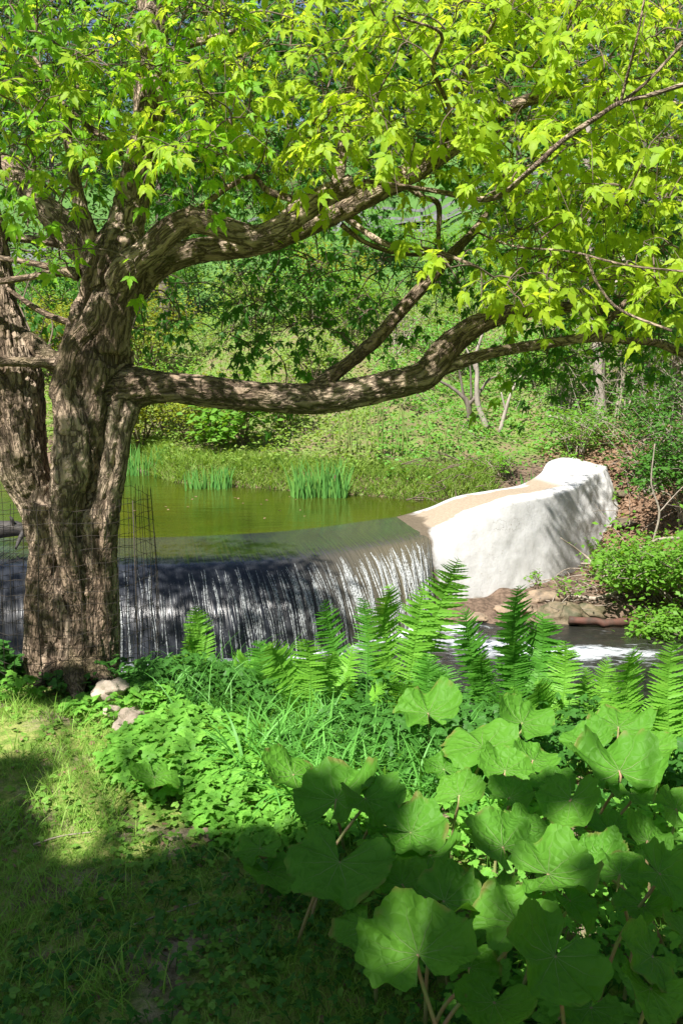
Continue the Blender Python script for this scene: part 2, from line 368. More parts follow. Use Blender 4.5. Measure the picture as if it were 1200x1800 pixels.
def butter_mat(name, c1, c2):
    m, t, o = newmat(name)
    sp = nd(t, 'SeparateXYZ', {0: attr(t, 'leafuv').outputs['Vector']}); x, y = sp.outputs[0], sp.outputs[1]
    r = mth(t, 'SQRT', mth(t, 'ADD', mth(t, 'MULTIPLY', x, x), mth(t, 'MULTIPLY', y, y)))
    an = mth(t, 'DIVIDE', mth(t, 'ARCTAN2', x, y), R(33))
    an = mth(t, 'ADD', an, mth(t, 'MULTIPLY', mth(t, 'SUBTRACT', mnoise(t, 3, attr(t, 'leafuv').outputs['Vector'], 2), .5), .55))
    fr = mth(t, 'ABSOLUTE', mth(t, 'SUBTRACT', mth(t, 'FRACT', mth(t, 'ADD', an, .5)), .5))
    d = mth(t, 'MULTIPLY', fr, mth(t, 'ADD', r, .02))
    vein = mth(t, 'MULTIPLY', mrange(t, d, .0, .024, 1, 0), mrange(t, r, .95, .25))
    # side veins
    vo = nd(t, 'TexVoronoi', {'Vector': attr(t, 'leafuv').outputs['Vector'], 'Scale': 5}, feature='DISTANCE_TO_EDGE').outputs[0]
    side = mrange(t, vo, 0, .07, 1, 0)
    g = t.nodes.new('ShaderNodeObjectInfo'); rn = g.outputs['Random']
    c = mixc(t, rn, c1, c2)
    c = mixc(t, mth(t, 'MULTIPLY', mnoise(t, 9, objco(t), 4, .6), .45), c, tuple(a*.6 for a in c1))
    c = mixc(t, mth(t, 'MULTIPLY', side, .18), c, (.16, .34, .08))
    c = mixc(t, mth(t, 'MULTIPLY', vein, .75), c, (.36, .48, .20))
    sp2 = mrange(t, nd(t, 'TexVoronoi', {'Vector': objco(t), 'Scale': 22}).outputs[0], .06, .10, 1, 0)
    c = mixc(t, mth(t, 'MULTIPLY', sp2, mrange(t, mnoise(t, 5, objco(t), 2), .52, .6)), c, (.20, .15, .06))
    c = mixc(t, mth(t, 'MULTIPLY', mrange(t, r, .86, 1.02), mrange(t, mnoise(t, 14, objco(t), 2), .5, .62)), c, (.22, .22, .06))
    h = mth(t, 'SUBTRACT', mth(t, 'MULTIPLY', vo, 1.6), mth(t, 'MULTIPLY', vein, .9))
    p = nd(t, 'BsdfPrincipled', {'Base Color': c, 'Roughness': .55, 'Specular IOR Level': .2, 'Normal': bump(t, h, .5, .014)})
    tr = nd(t, 'BsdfTranslucent', {'Color': mixc(t, mth(t, 'MULTIPLY', vein, .5), (.14, .36, .02), (.06, .18, .02))})
    mx = nd(t, 'MixShader', {0: .38, 1: p.outputs[0], 2: tr.outputs[0]})
    t.links.new(mx.outputs[0], o.inputs[0]); return m
M['butterbur'] = butter_mat('butterbur_leaf', (.095, .28, .026), (.14, .36, .035))

# ------------------------------------------------------------------ terrain
YS_X = [-60, -8, -4.1, -3.05, 0, 1.07, 2.0, 2.58, 3.3, 4.2, 6, 60]
YS_Y = [24, 22, 20.2, 18.3, 16.8, 16.2, 16.3, 16.7, 17.0, 16.6, 16.0, 15]
HT = [-6, -1, 0, .45, 3.3, 7.3, 11.3, 28, 48, 80, 130, 300]
HZ = [-2.4, -2.0, -1.16, -.82, -.35, .7, 1.75, 6.0, 11.3, 20, 28, 36]
DAMX = [-60, -4, -2, -.8, 0, .85, 1.4, 2.6, 3.6, 4.6, 8]
DAMY = [12, 12, 12, 12.3, 12.75, 13.3, 13.9, 14.9, 15.9, 16.8, 17]
def terrain(x, y):
    x = np.asarray(x, float); y = np.asarray(y, float)
    q = np.stack([x, y, x*0], -1).reshape(-1, 3)
    n = fbm(q*.55, 3, 5).reshape(x.shape); nf = fbm(q*2.6, 3, 9).reshape(x.shape)
    ys = np.interp(x, YS_X, YS_Y) + .18*n
    hill = np.interp(y-ys, HT, HZ) + .10*nf*sstep(.2, 3, y-ys) + .35*n*sstep(6, 20, y-ys)
    hill = hill + .9*sstep(3, 7, x)*sstep(16, 20, y)*1.2
    down = -2.02 + .6*np.maximum(0, x-4.0+.35*(y-15)) + .05*np.maximum(0, y-12.8) + .07*nf
    down = np.minimum(down, 3.5)
    bed = -2.45 + .05*nf
    down = bed + (down-bed)*sstep(12.2, 12.95, y + .25*n)
    yd = np.interp(x, DAMX, DAMY)
    wf = sstep(yd, yd+.9, y)
    far = down + (hill-down)*wf
    yb = np.interp(x, [-60, -4, -1.3, -.6, .4, 1, 3, 60], [5.1, 5.3, 5.15, 4.95, 4.35, 4.1, 3.9, 3.6])
    near = -2.5*sstep(-.2, 3.6, y-yb) - .18*sstep(-1.6, .4, y-yb) + .03*nf*sstep(.3, 3, y) + .04*n
    k = sstep(8.6, 9.2, y)
    return near + (far-near)*k
def tz(x, y): return float(terrain(np.array([x]), np.array([y]))[0])
gx = np.unique(np.concatenate([np.linspace(-90, -8, 30), np.linspace(-8, -3, 40), np.linspace(-3, 6, 150), np.linspace(6, 10, 32), np.linspace(10, 110, 36)]))
gy = np.unique(np.concatenate([np.linspace(-40, 1, 20), np.linspace(1, 9.2, 130), np.linspace(9.2, 22, 170), np.linspace(22, 40, 60), np.linspace(40, 320, 70)]))
X, Y = np.meshgrid(gx, gy); Z = terrain(X, Y)
V = np.stack([X, Y, Z], -1).reshape(-1, 3); nx_ = len(gx); ny_ = len(gy)
i = (np.arange(ny_-1)[:, None]*nx_ + np.arange(nx_-1)[None]).ravel()
F = np.stack([i, i+1, i+nx_+1, i+nx_], -1)
tag(npmesh('ground', V, F, M['ground']), 'lawn, wooded stream banks and green hillside beyond the pond', 'ground', kind='structure')

# ------------------------------------------------------------------ dam
def st(F_, U_, B_): return tuple(U_) + tuple(F_) + tuple(B_)
S = [st((-12, 12.0, -1.16), (-12, 13.4, -1.16), (-11.8, 11.1, -2.5)),
     st((-4.2, 12.0, -1.16), (-4.2, 13.35, -1.16), (-3.95, 11.1, -2.5)),
     st((-2.2, 12.0, -1.16), (-2.4, 13.4, -1.16), (-1.95, 11.1, -2.5)),
     st((-.8, 12.3, -1.16), (-1.1, 13.7, -1.16), (-.45, 11.4, -2.5)),
     st((0, 12.75, -1.16), (-.3, 14.1, -1.16), (.35, 11.95, -2.5)),
     st((.8, 13.35, -1.15), (.5, 14.7, -1.13), (1.0, 12.65, -2.45)),
     st(P(762, 930, 13.9), P(745, 895, 15.2), P(768, 1075, 13.15)),
     st(P(825, 905, 14.15), P(800, 873, 15.5), P(820, 1062, 13.5)),
     st(P(896, 876, 14.5), P(867, 861, 15.7), P(890, 1050, 13.9)),
     st(P(958, 865, 15.0), P(912, 853, 16.0), P(960, 1035, 14.4)),
     st(P(1005, 850, 15.7), P(948, 833, 16.4), P(1010, 1020, 15.0)),
     st(P(1035, 828, 16.3), P(965, 811, 16.8), P(1060, 985, 15.7)),
     st(P(1050, 815, 17.0), P(1005, 803, 17.3), P(1098, 940, 16.3))]
SC = curve(S, 30)
Uc, Fc, Bc = SC[:, :3], SC[:, 3:6], SC[:, 6:9]
ucoord = np.concatenate([[0], np.cumsum(np.linalg.norm(np.diff(Fc[:, :2], axis=0), axis=1))])
i0 = int(np.argmin(np.abs(Fc[:, 0])))
ucoord = ucoord - ucoord[i0]                      # 0 where the lip crosses x = 0
prof = []
def face(k, Fp, Bp, dry=False):
    """rounded shoulder, then a slightly battered face; k 0..1"""
    k = np.asarray(k)[..., None]
    h = k**1.35*(.62) + k*.38                      # drop share
    o = np.sin(np.minimum(k*1.0, 1)*math.pi/2)**1.0
    o = .55*o + .45*k
    xy = Fp + (Bp-Fp)*o
    z = Fp[..., 2:3] + (Bp[..., 2:3]-Fp[..., 2:3])*(k**1.55)
    if dry:
        dr_ = sstep(1.0, 1.9, Fp[..., 0:1])
        xy = xy*(1-dr_) + (Fp + (Bp-Fp)*(.26*sstep(0, .05, k)+.74*k))*dr_
        z = z*(1-dr_) + (Fp[..., 2:3] + (Bp[..., 2:3]-Fp[..., 2:3])*(k**1.12))*dr_
    return np.concatenate([xy[..., :2], z], -1)
rows = []; vv = []
rows.append(Uc + np.array([.05, .05, -1.4])); vv.append(0)
rows.append(Uc + np.array([0, .03, -.10])); vv.append(0)
for k in (0, .06, .25, .5, .75, .94): 
    rows.append(Uc + (Fc-Uc)*k + np.array([0, 0, .012*math.sin(k*math.pi)])); vv.append(.02+.28*k)
for k in np.linspace(.0, 1, 48)[0:]: rows.append(face(np.full(len(Fc), k), Fc, Bc, True)); vv.append(.3+.7*k)
rows = np.array(rows); nr, ns = rows.shape[:2]
q = rows.reshape(-1, 3)
dd = fbm(q*1.3, 3, 31)*.010 + fbm(q*7, 4, 33)*.006 + .06*fbm(q*3.2, 3, 35)*sstep(3.2, 4.3, q[:, 0])
q = q + np.array([.35, -.6, .5])*dd[:, None]
uvp = np.stack([np.broadcast_to(ucoord[None], (nr, ns)), np.broadcast_to(np.array(vv)[:, None], (nr, ns)), np.zeros((nr, ns))], -1).reshape(-1, 3)
i = (np.arange(nr-1)[:, None]*ns + np.arange(ns-1)[None]).ravel()
F = np.stack([i, i+ns, i+ns+1, i+1], -1)
dam = npmesh('dam', q, F, M['dam'], attrs={'uvp': uvp})
tag(dam, 'curved concrete dam whitewashed at its dry end, damp brown beside the falling water', 'dam')
# abutment lumps of whitewashed concrete at the right end
def rockmesh(c, r, seed, flat=1.0, sub=24, rough=.28):
    th = np.linspace(0, math.pi, sub//2+1); ph = np.arange(sub)/sub*2*math.pi
    T, Ph = np.meshgrid(th, ph, indexing='ij')
    d = np.stack([np.sin(T)*np.cos(Ph), np.sin(T)*np.sin(Ph), np.cos(T)], -1).reshape(-1, 3)
    n = fbm(d*1.3+seed*3.1, 4, seed)
    cut = np.maximum(0, noise3(d*1.1+seed, seed+5))*.25
    rr = 1 + rough*n - cut + .05*fbm(d*5+seed, 3, seed+9)
    V = d*rr[:, None]*np.array(r) ; V[:, 2] *= flat
    V = V + np.array(c); nn = sub//2+1
    F = []
    for a in range(nn-1):
        for b in range(sub): F.append((a*sub+b, (a+1)*sub+b, (a+1)*sub+(b+1) % sub, a*sub+(b+1) % sub))
    return V, np.array(F)

# ------------------------------------------------------------------ water
zp = -1.1
Ue = np.array([[-12, 13.4], *Uc[::8, :2][1:9*14//8+1]])
ed = [p for p in Uc[:, :2] if p[0] < 3.0]
ed = np.array(ed); far_y = 26
xs = ed[:, 0]; nyw = 26
rowsW = []
for k in np.linspace(0, 1, nyw): rowsW.append(np.stack([xs*(1) , ed[:, 1]-.02 + (far_y-ed[:, 1])*k**1.3, np.full(len(xs), zp)], -1))
W = np.array(rowsW); nn = len(xs)
i = (np.arange(nyw-1)[:, None]*nn + np.arange(nn-1)[None]).ravel()
tag(npmesh('pond', W.reshape(-1, 3), np.stack([i, i+1, i+nn+1, i+nn], -1), M['pond']), 'still olive green pond held behind the dam', 'pond', kind='structure')
# sheet over the crest and down the face
sel = Fc[:, 0] < 1.2
Uw, Fw, Bw, uw = Uc[sel], Fc[sel], Bc[sel], ucoord[sel]
# finer along the lip
uf = np.linspace(uw[0], uw[-1], 900)
def rs(A): return np.stack([np.interp(uf, uw, A[:, k]) for k in range(3)], -1)
Uw, Fw, Bw = rs(Uw), rs(Fw), rs(Bw); Bw[:, 2] = -2.13
rows = []; vv = []
for k in (0, .2, .4, .6, .8, .92):
    p = Uw + (Fw-Uw)*k; p[:, 2] = zp - .022*k**3; rows.append(p); vv.append(.3*k)
base_w = rows[-1][:, 2]
for k in np.linspace(.02, 1, 36):
    Fz = Fw.copy(); Fz[:, 2] = zp-.03
    p = face(np.full(len(Fw), k), Fz, Bw)
    n = fbm(np.stack([uf*9, uf*0+k*1.2, uf*0], -1), 3, 77)
    dirn = norm((Bw-Fw)*np.array([1, 1, 0]))
    p = p + dirn*(.035 + .02*n*k)[:, None]; rows.append(p); vv.append(.3+.7*k)
rows = np.array(rows); nr, ns = rows.shape[:2]
uvp = np.stack([np.broadcast_to(uf[None], (nr, ns)), np.broadcast_to(np.array(vv)[:, None], (nr, ns)), np.zeros((nr, ns))], -1).reshape(-1, 3)
i = (np.arange(nr-1)[:, None]*ns + np.arange(ns-1)[None]).ravel()
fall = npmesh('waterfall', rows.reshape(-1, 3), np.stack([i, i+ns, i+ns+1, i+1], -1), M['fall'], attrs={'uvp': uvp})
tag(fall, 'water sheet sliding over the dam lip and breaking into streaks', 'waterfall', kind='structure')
mb = MB()
def strand(u, v0, v1, r):
    k = np.linspace(v0, v1, 14)
    Fp = np.array([[np.interp(u, uf, Fw[:, c]) for c in range(3)]]); Bp = np.array([[np.interp(u, uf, Bw[:, c]) for c in range(3)]])
    Fp[0, 2] = zp-.03
    p = face(k, np.repeat(Fp, 14, 0), np.repeat(Bp, 14, 0))
    d = norm((Bp-Fp)*np.array([1, 1, 0]))[0]
    p = p + d*(.045+.03*k[:, None]) + np.stack([.012*np.sin(k*9+u*30), k*0, k*0], -1)
    rr = r*(.35+.65*np.sin(np.linspace(0.08, .92, 14)*math.pi))*(1+.3*rng.standard_normal(14)*.5)
    V_, F_ = tube(p, np.abs(rr)+.001, 5); mb.add(V_, F_)
for _ in range(340):
    u = rng.uniform(-3.2, 1.5) if rng.random() < .8 else rng.uniform(-.2, 1.5)
    if u < -1.9 and rng.random() < .65: continue
    u = round(u/.125)*.125 + rng.normal(0, .024)
    u = min(u, uf[-1]-.08)
    v0 = rng.uniform(.12, .4) if rng.random() < .6 else rng.uniform(.3, .8)
    strand(u, v0, min(1, v0+rng.uniform(.3, .85)), rng.uniform(.0022, .0080))
# flying drops
dv = []
for _ in range(1500):
    u = rng.uniform(-3.2, uf[-1]-.05); k = rng.uniform(.15, 1)
    Fp = np.array([[np.interp(u, uf, Fw[:, c]) for c in range(3)]]); Bp = np.array([[np.interp(u, uf, Bw[:, c]) for c in range(3)]])
    p = face(np.array([k]), Fp, Bp)[0] + norm((Bp-Fp)*np.array([1, 1, 0]))[0]*rng.uniform(.04, .11)
    dv.append(p)
o4 = np.array([[1, 0, 0], [-.5, .87, 0], [-.5, -.87, 0], [0, 0, 2.2], [0, 0, -2.2]], float)
of = np.array([[0, 1, 3], [1, 2, 3], [2, 0, 3], [1, 0, 4], [2, 1, 4], [0, 2, 4]])
dv = np.array(dv); e = np.eye(3)
Vd, Fd = inst(o4, of, dv, np.tile(e[0], (len(dv), 1)), np.tile(e[1], (len(dv), 1)), np.tile(e[2], (len(dv), 1)), rng.uniform(.002, .0055, len(dv)))
mb.add(Vd, Fd)
mb.build('water_strands', M['strand'], fall)
# stream
sx = np.linspace(-13, 12, 330); sy = np.unique(np.concatenate([np.linspace(6.6, 10, 60), np.linspace(10, 16.2, 200)]))
X, Y = np.meshgrid(sx, sy)
bx = np.interp(sx, Bw[:, 0], Bw[:, 1], right=20); dist = np.abs(Y - np.interp(X.ravel(), Bw[:, 0], Bw[:, 1]).reshape(X.shape))
inx = sstep(1.9, 1.0, X)*sstep(-4.5, -2, X)
foam = np.exp(-(dist/.28)**2)*inx*.62
foam += .75*np.exp(-((X-1.8)/.75)**2-((Y-11.9+.05*X)/.45)**2) + .85*np.exp(-((X-3.0)/.9)**2-((Y-11.45)/.30)**2) + .5*np.exp(-((X-1.3)/.5)**2-((Y-12.6)/.3)**2)
foam += .30*np.exp(-((X-4.3)/1.2)**2-((Y-10.6)/.4)**2) + .12
foam += .2*sstep(3, .2, dist)*inx
q = np.stack([X, Y, X*0], -1).reshape(-1, 3)
zz = -2.1 + .018*fbm(q*3.2, 3, 41) + .02*np.clip(foam, 0, 1).ravel()*(1+fbm(q*7, 3, 44))
q[:, 2] = zz
i = (np.arange(len(sy)-1)[:, None]*len(sx) + np.arange(len(sx)-1)[None]).ravel()
tag(npmesh('stream', q, np.stack([i, i+1, i+len(sx)+1, i+len(sx)], -1), M['stream'], attrs={'foam': foam.ravel()}), 'dark rippled stream with white foam below the falls', 'stream', kind='structure')

# ------------------------------------------------------------------ the big maple
def pr(px, py, D, r):
    p = P(px, py, D); return (p.x, p.y, p.z, r*depth(p)/1800)
T0 = 4.85
strands = {
 'trunk': [
  [pr(125, 1215, 4.85, 64), pr(122, 1150, T0, 66), pr(122, 1090, T0, 64), pr(126, 1000, 4.9, 60), pr(136, 900, 4.95, 56), pr(152, 850, T0, 56), pr(158, 780, T0, 58),
   pr(164, 700, T0, 60), pr(170, 640, T0, 58), pr(180, 580, T0, 50), pr(190, 520, T0, 50), pr(200, 470, T0, 50), pr(216, 420, 4.95, 36), pr(235, 350, 5.0, 31), pr(250, 290, 5.0, 31), pr(263, 220, 5.0, 27), pr(270, 120, 5.05, 27), pr(268, 30, 5.1, 27), pr(264, -80, 5.2, 25), pr(255, -300, 5.3, 20), pr(262, -520, 5.3, 13)],
  [pr(175, 1205, 4.8, 34), pr(182, 1130, 4.78, 26), pr(182, 1040, 4.75, 24), pr(178, 960, 4.75, 24), pr(186, 880, 4.72, 22), pr(202, 810, 4.72, 20), pr(213, 740, 4.75, 22), pr(222, 690, 4.8, 28)],
  [pr(78, 1205, 4.8, 30), pr(74, 1120, 4.78, 28), pr(76, 1030, 4.8, 28), pr(84, 950, 4.8, 26), pr(82, 880, 4.78, 26)],
  [pr(125, 1200, 4.65, 32), pr(140, 1100, 4.62, 24), pr(118, 1000, 4.62, 24), pr(112, 920, 4.66, 26), pr(122, 850, 4.64, 30), pr(125, 800, 4.68, 30), pr(130, 740, 4.72, 26), pr(124, 690, 4.74, 24), pr(130, 640, 4.76, 20)],
  [pr(160, 1190, 4.66, 22), pr(158, 1100, 4.64, 17), pr(160, 1010, 4.62, 17), pr(150, 940, 4.62, 19), pr(175, 870, 4.60, 17), pr(196, 810, 4.64, 15)],
  [pr(110, 700, 4.74, 20), pr(120, 650, 4.7, 20), pr(135, 600, 4.72, 18), pr(165, 560, 4.72, 20), pr(185, 520, 4.72, 20)],
  [pr(195, 620, 4.70, 24), pr(200, 560, 4.70, 24), pr(212, 510, 4.72, 22), pr(225, 470, 4.74, 24)],
  [pr(160, 1170, 4.7, 20), pr(190, 1200, 4.5, 14), pr(205, 1225, 4.3, 7)],
  [pr(100, 1170, 4.7, 22), pr(75, 1200, 4.55, 14), pr(55, 1225, 4.4, 7)],
  [pr(130, 1180, 4.65, 26), pr(135, 1215, 4.4, 14), pr(150, 1250, 4.2, 6)]],
 'leaning_stem': [
  [pr(96, 990, 4.85, 36), pr(76, 900, 4.85, 38), pr(50, 835, 4.85, 44), pr(34, 770, 4.85, 50), pr(22, 700, 4.88, 52), pr(10, 630, 4.9, 50), pr(-6, 550, 4.95, 42), pr(-18, 460, 5.0, 36), pr(-40, 340, 5.05, 32), pr(-60, 200, 5.1, 28), pr(-70, 0, 5.2, 22), pr(-60, -300, 5.3, 14)]],
 'lower_limb': [
  [pr(200, 690, 4.82, 42), pr(238, 682, 4.8, 36), pr(270, 680, 4.8, 29), pr(310, 682, 4.8, 26), pr(370, 689, 4.82, 27), pr(430, 696, 4.85, 26), pr(500, 700, 4.88, 26), pr(560, 700, 4.92, 27), pr(620, 692, 4.96, 26), pr(690, 676, 5.0, 25), pr(745, 660, 5.05, 25), pr(775, 625, 5.1, 25), pr(800, 598, 5.15, 22), pr(840, 570, 5.2, 19), pr(885, 553, 5.3, 16), pr(940, 545, 5.4, 12), pr(1010, 540, 5.5, 9), pr(1090, 556, 5.6, 6)]],
 'upper_limb': [
  [pr(205, 500, 4.72, 24.6), pr(225, 468, 4.68, 26.2), pr(262, 440, 4.64, 24.6), pr(300, 405, 4.6, 23.8), pr(335, 388, 4.6, 23.0), pr(375, 394, 4.6, 21.3), pr(415, 408, 4.6, 19.7), pr(450, 415, 4.62, 18.9), pr(490, 400, 4.62, 18.9), pr(525, 375, 4.65, 21.3), pr(570, 345, 4.68, 19.7), pr(620, 322, 4.7, 18.0)],
  [pr(330, 395, 4.6, 18.0), pr(338, 375, 4.6, 14.8), pr(345, 366, 4.6, 9.0)]],
 'back_limb': [
  [pr(232, 510, 4.95, 27.9), pr(262, 480, 4.98, 24.6), pr(300, 455, 5.0, 23.0), pr(350, 440, 5.0, 22.1), pr(410, 436, 5.0, 19.7), pr(470, 425, 5.02, 18.9), pr(530, 400, 5.05, 19.7), pr(590, 372, 5.05, 20.5), pr(650, 340, 5.05, 21.3), pr(715, 308, 5.1, 19.7), pr(770, 275, 5.15, 16.4), pr(815, 245, 5.2, 13.9), pr(870, 205, 5.3, 12.3), pr(930, 175, 5.35, 10.7), pr(1000, 162, 5.4, 9.8), pr(1080, 166, 5.5, 9.0), pr(1180, 185, 5.6, 7.4), pr(1320, 190, 5.8, 4.9)],
  [pr(585, 365, 5.1, 13.1), pr(598, 290, 5.3, 10.7), pr(606, 215, 5.5, 10.7), pr(622, 140, 5.6, 10.7), pr(645, 60, 5.7, 9.0), pr(662, -60, 5.8, 6.6)]],
 'left_limb': [
  [pr(185, 505, 4.9, 34), pr(165, 455, 4.92, 34), pr(145, 430, 4.95, 31), pr(112, 398, 5.0, 27), pr(80, 365, 5.05, 22), pr(45, 325, 5.1, 19), pr(5, 285, 5.2, 16), pr(-60, 220, 5.3, 12)],
  [pr(170, 450, 4.85, 18), pr(150, 390, 4.85, 14), pr(135, 335, 4.85, 12), pr(128, 300, 4.85, 10), pr(120, 230, 4.9, 7), pr(135, 150, 4.95, 5)],
  [pr(115, 430, 5.0, 9), pr(60, 421, 5.05, 8), pr(-30, 415, 5.1, 7)]],
}
branches = [   # thinner branches: built as tubes
  [pr(540, 692, 4.9, 14), pr(580, 662, 4.95, 13), pr(625, 628, 5.05, 12), pr(665, 592, 5.1, 12), pr(705, 545, 5.2, 12), pr(760, 484, 5.3, 11), pr(800, 440, 5.4, 9), pr(838, 400, 5.5, 7), pr(870, 340, 5.6, 6), pr(900, 270, 5.7, 4)],
  [pr(765, 650, 5.1, 15), pr(815, 634, 5.1, 12), pr(870, 619, 5.1, 10), pr(930, 608, 5.1, 10), pr(985, 600, 5.1, 9), pr(1040, 592, 5.1, 10), pr(1090, 598, 5.1, 7), pr(1150, 602, 5.1, 7), pr(1180, 612, 5.1, 8), pr(1240, 635, 5.1, 8), pr(1330, 650, 5.1, 6)],
  [pr(1040, 592, 5.1, 9), pr(1062, 572, 5.15, 6), pr(1090, 540, 5.2, 5), pr(1130, 500, 5.3, 4)],
  [pr(120, 642, 4.8, 22), pr(85, 630, 4.82, 19), pr(62, 605, 4.86, 15), pr(38, 585, 4.9, 12), pr(15, 545, 4.95, 10), pr(-20, 500, 5, 9)],
  [pr(110, 641, 4.78, 11), pr(70, 637, 4.75, 9), pr(0, 636, 4.7, 9), pr(-80, 634, 4.65, 8)],
  [pr(140, 484, 4.8, 12), pr(115, 478, 4.8, 9), pr(60, 486, 4.78, 6), pr(0, 495, 4.75, 6), pr(-60, 500, 4.7, 5)],
  [pr(120, 479, 4.8, 7), pr(70, 465, 4.82, 6), pr(10, 455, 4.85, 5), pr(-60, 446, 4.9, 4)],
  [pr(140, 570, 4.8, 6), pr(100, 560, 4.82, 6), pr(60, 540, 4.85, 5), pr(15, 508, 4.9, 3.5)],
  [pr(640, 318, 4.75, 4), pr(760, 335, 5.0, 4.5), pr(860, 350, 4.5, 5), pr(925, 305, 3.9, 5), pr(985, 250, 3.85, 5), pr(1050, 205, 3.8, 4.5), pr(1090, 180, 3.8, 4), pr(1150, 165, 3.8, 4), pr(1240, 135, 3.8, 4)],
  [pr(1090, 180, 3.8, 3), pr(1105, 120, 3.75, 2.5), pr(1120, 60, 3.7, 2), pr(1135, -20, 3.7, 2)],
  [pr(1088, 184, 3.8, 4), pr(1140, 140, 3.8, 3), pr(1200, 75, 3.8, 3)],
  [pr(610, 385, 5.05, 6), pr(680, 430, 4.9, 5), pr(760, 440, 4.8, 4), pr(840, 470, 4.7, 3)],
  [pr(600, 395, 5.05, 5), pr(640, 425, 5.1, 4), pr(700, 445, 5.2, 4), pr(790, 450, 5.3, 3)],
  [pr(705, 320, 5.1, 6), pr(740, 345, 5.1, 5), pr(770, 360, 5.2, 5), pr(770, 420, 5.2, 4), pr(775, 455, 5.2, 3)],
  [pr(820, 400, 5.3, 2), pr(900, 432, 4.6, 2), pr(1000, 442, 4.1, 2), pr(1100, 466, 3.9, 2), pr(1230, 480, 3.7, 2)],
  [pr(1030, 450, 3.85, 3), pr(1050, 500, 3.85, 2.5), pr(1090, 545, 3.8, 2.5), pr(1180, 582, 3.7, 2.5)],
  [pr(350, 368, 4.6, 6), pr(400, 330, 4.7, 5), pr(445, 310, 4.8, 4), pr(470, 335, 4.8, 6), pr(520, 352, 4.75, 7)],
  [pr(800, 160, 5.0, 5), pr(855, 60, 4.6, 4), pr(900, 0, 4.3, 4), pr(920, -60, 4.1, 3)],
  [pr(775, 280, 5.1, 6), pr(790, 200, 4.6, 4), pr(760, 120, 4.3, 4), pr(775, 60, 4.0, 3), pr(700, 30, 3.9, 2)],
  [pr(270, 120, 5.05, 11), pr(315, 85, 5.0, 8), pr(370, 68, 4.9, 6), pr(430, 50, 4.8, 4)],
  [pr(258, 300, 5, 10), pr(288, 295, 4.95, 9), pr(292, 285, 4.9, 5)],
  [pr(245, 320, 5, 9), pr(205, 262, 5.0, 6), pr(160, 225, 5, 5), pr(110, 180, 5, 4), pr(60, 100, 5, 3)],
]
maple = empty('maple_tree', tuple(P(125, 1180, 4.85)), 'gnarled twin-stemmed maple with furrowed bark and long low limbs over the pond', 'tree')
raw_V = []; raw_F = []; nbase = 0; skel = []
for li, (nm, lst) in enumerate(strands.items()):
    for si, s_ in enumerate(lst):
        if nm == 'trunk' and 0 < si < 7: s_ = [(a, max(b, 4.735), c, r*1.08) for (a, b, c, r) in s_]
        c_ = curve(s_, 6)
        V_, F_ = tube(c_[:, :3], c_[:, 3], 16)
        raw_V.append(V_); raw_F.append(F_+nbase); nbase += len(V_)
        T_ = norm(np.gradient(c_[:, :3], axis=0)); a_ = np.array([1., 0, 0]); fr_ = []; ss_ = np.concatenate([[0], np.cumsum(np.linalg.norm(np.diff(c_[:, :3], axis=0), axis=1))])
        if abs(T_[0][0]) > .8: a_ = np.array([0, 0, 1.])
        for a in range(len(c_)):
            a_ = a_-T_[a]*np.dot(a_, T_[a]); a_ = a_/np.linalg.norm(a_); fr_.append(a_)
        for a in range(len(c_)-1): skel.append((c_[a], c_[a+1], li, fr_[a], fr_[a+1], ss_[a]+len(skel)*.003))
def remesh(V, F, vox):
    me = bpy.data.meshes.new('tmp'); 
    f = [tuple(int(i) for i in dict.fromkeys(r)) for r in F]
    me.from_pydata([tuple(v) for v in V], [], f); me.update()
    o = bpy.data.objects.new('tmp', me); COL.objects.link(o)
    r = o.modifiers.new('r', 'REMESH'); r.mode = 'VOXEL'; r.voxel_size = vox; r.adaptivity = 0
    s = o.modifiers.new('s', 'SMOOTH'); s.factor = .6; s.iterations = 10
    dg = bpy.context.evaluated_depsgraph_get(); e_ = o.evaluated_get(dg); m2 = e_.to_mesh()
    n = len(m2.vertices); V2 = np.empty(n*3, np.float32); m2.vertices.foreach_get('co', V2)
    N2 = np.empty(n*3, np.float32); m2.vertices.foreach_get('normal', N2)
    k = len(m2.loops); L = np.empty(k, np.int32); m2.loops.foreach_get('vertex_index', L)
    T = np.empty(len(m2.polygons), np.int32); m2.polygons.foreach_get('loop_total', T)
    assert (T == 4).all()
    e_.to_mesh_clear(); bpy.data.objects.remove(o); bpy.data.meshes.remove(me)
    return V2.reshape(-1, 3).astype(float), N2.reshape(-1, 3).astype(float), L.reshape(-1, 4)
V, N, F = remesh(np.vstack(raw_V), np.vstack(raw_F), .0075)
A = np.array([s[0][:3] for s in skel]); B = np.array([s[1][:3] for s in skel]); ra = np.array([s[0][3] for s in skel]); rb = np.array([s[1][3] for s in skel])
LI = np.array([s[2] for s in skel]); AB = B-A; L2 = (AB**2).sum(1)
FA = np.array([s[3] for s in skel]); FB = np.array([s[4] for s in skel]); cum = np.array([s[5] for s in skel])
best = np.full(len(V), 1e9); bi = np.zeros(len(V), int); bt = np.zeros(len(V))
for k in range(len(skel)):
    t = np.clip(((V-A[k])@AB[k])/L2[k], 0, 1); d = np.linalg.norm(V-(A[k]+t[:, None]*AB[k]), axis=1) - (ra[k]+(rb[k]-ra[k])*t)
    m_ = d < best-1e-6; best[m_] = d[m_]; bi[m_] = k; bt[m_] = t[m_]
cen = A[bi]+bt[:, None]*AB[bi]; ax = norm(AB[bi]); rad = ra[bi]+(rb[bi]-ra[bi])*bt
perp = V-cen; fa = norm(FA[bi]*(1-bt[:, None])+FB[bi]*bt[:, None]); fa = norm(fa-ax*(fa*ax).sum(1)[:, None]); fb = np.cross(ax, fa)
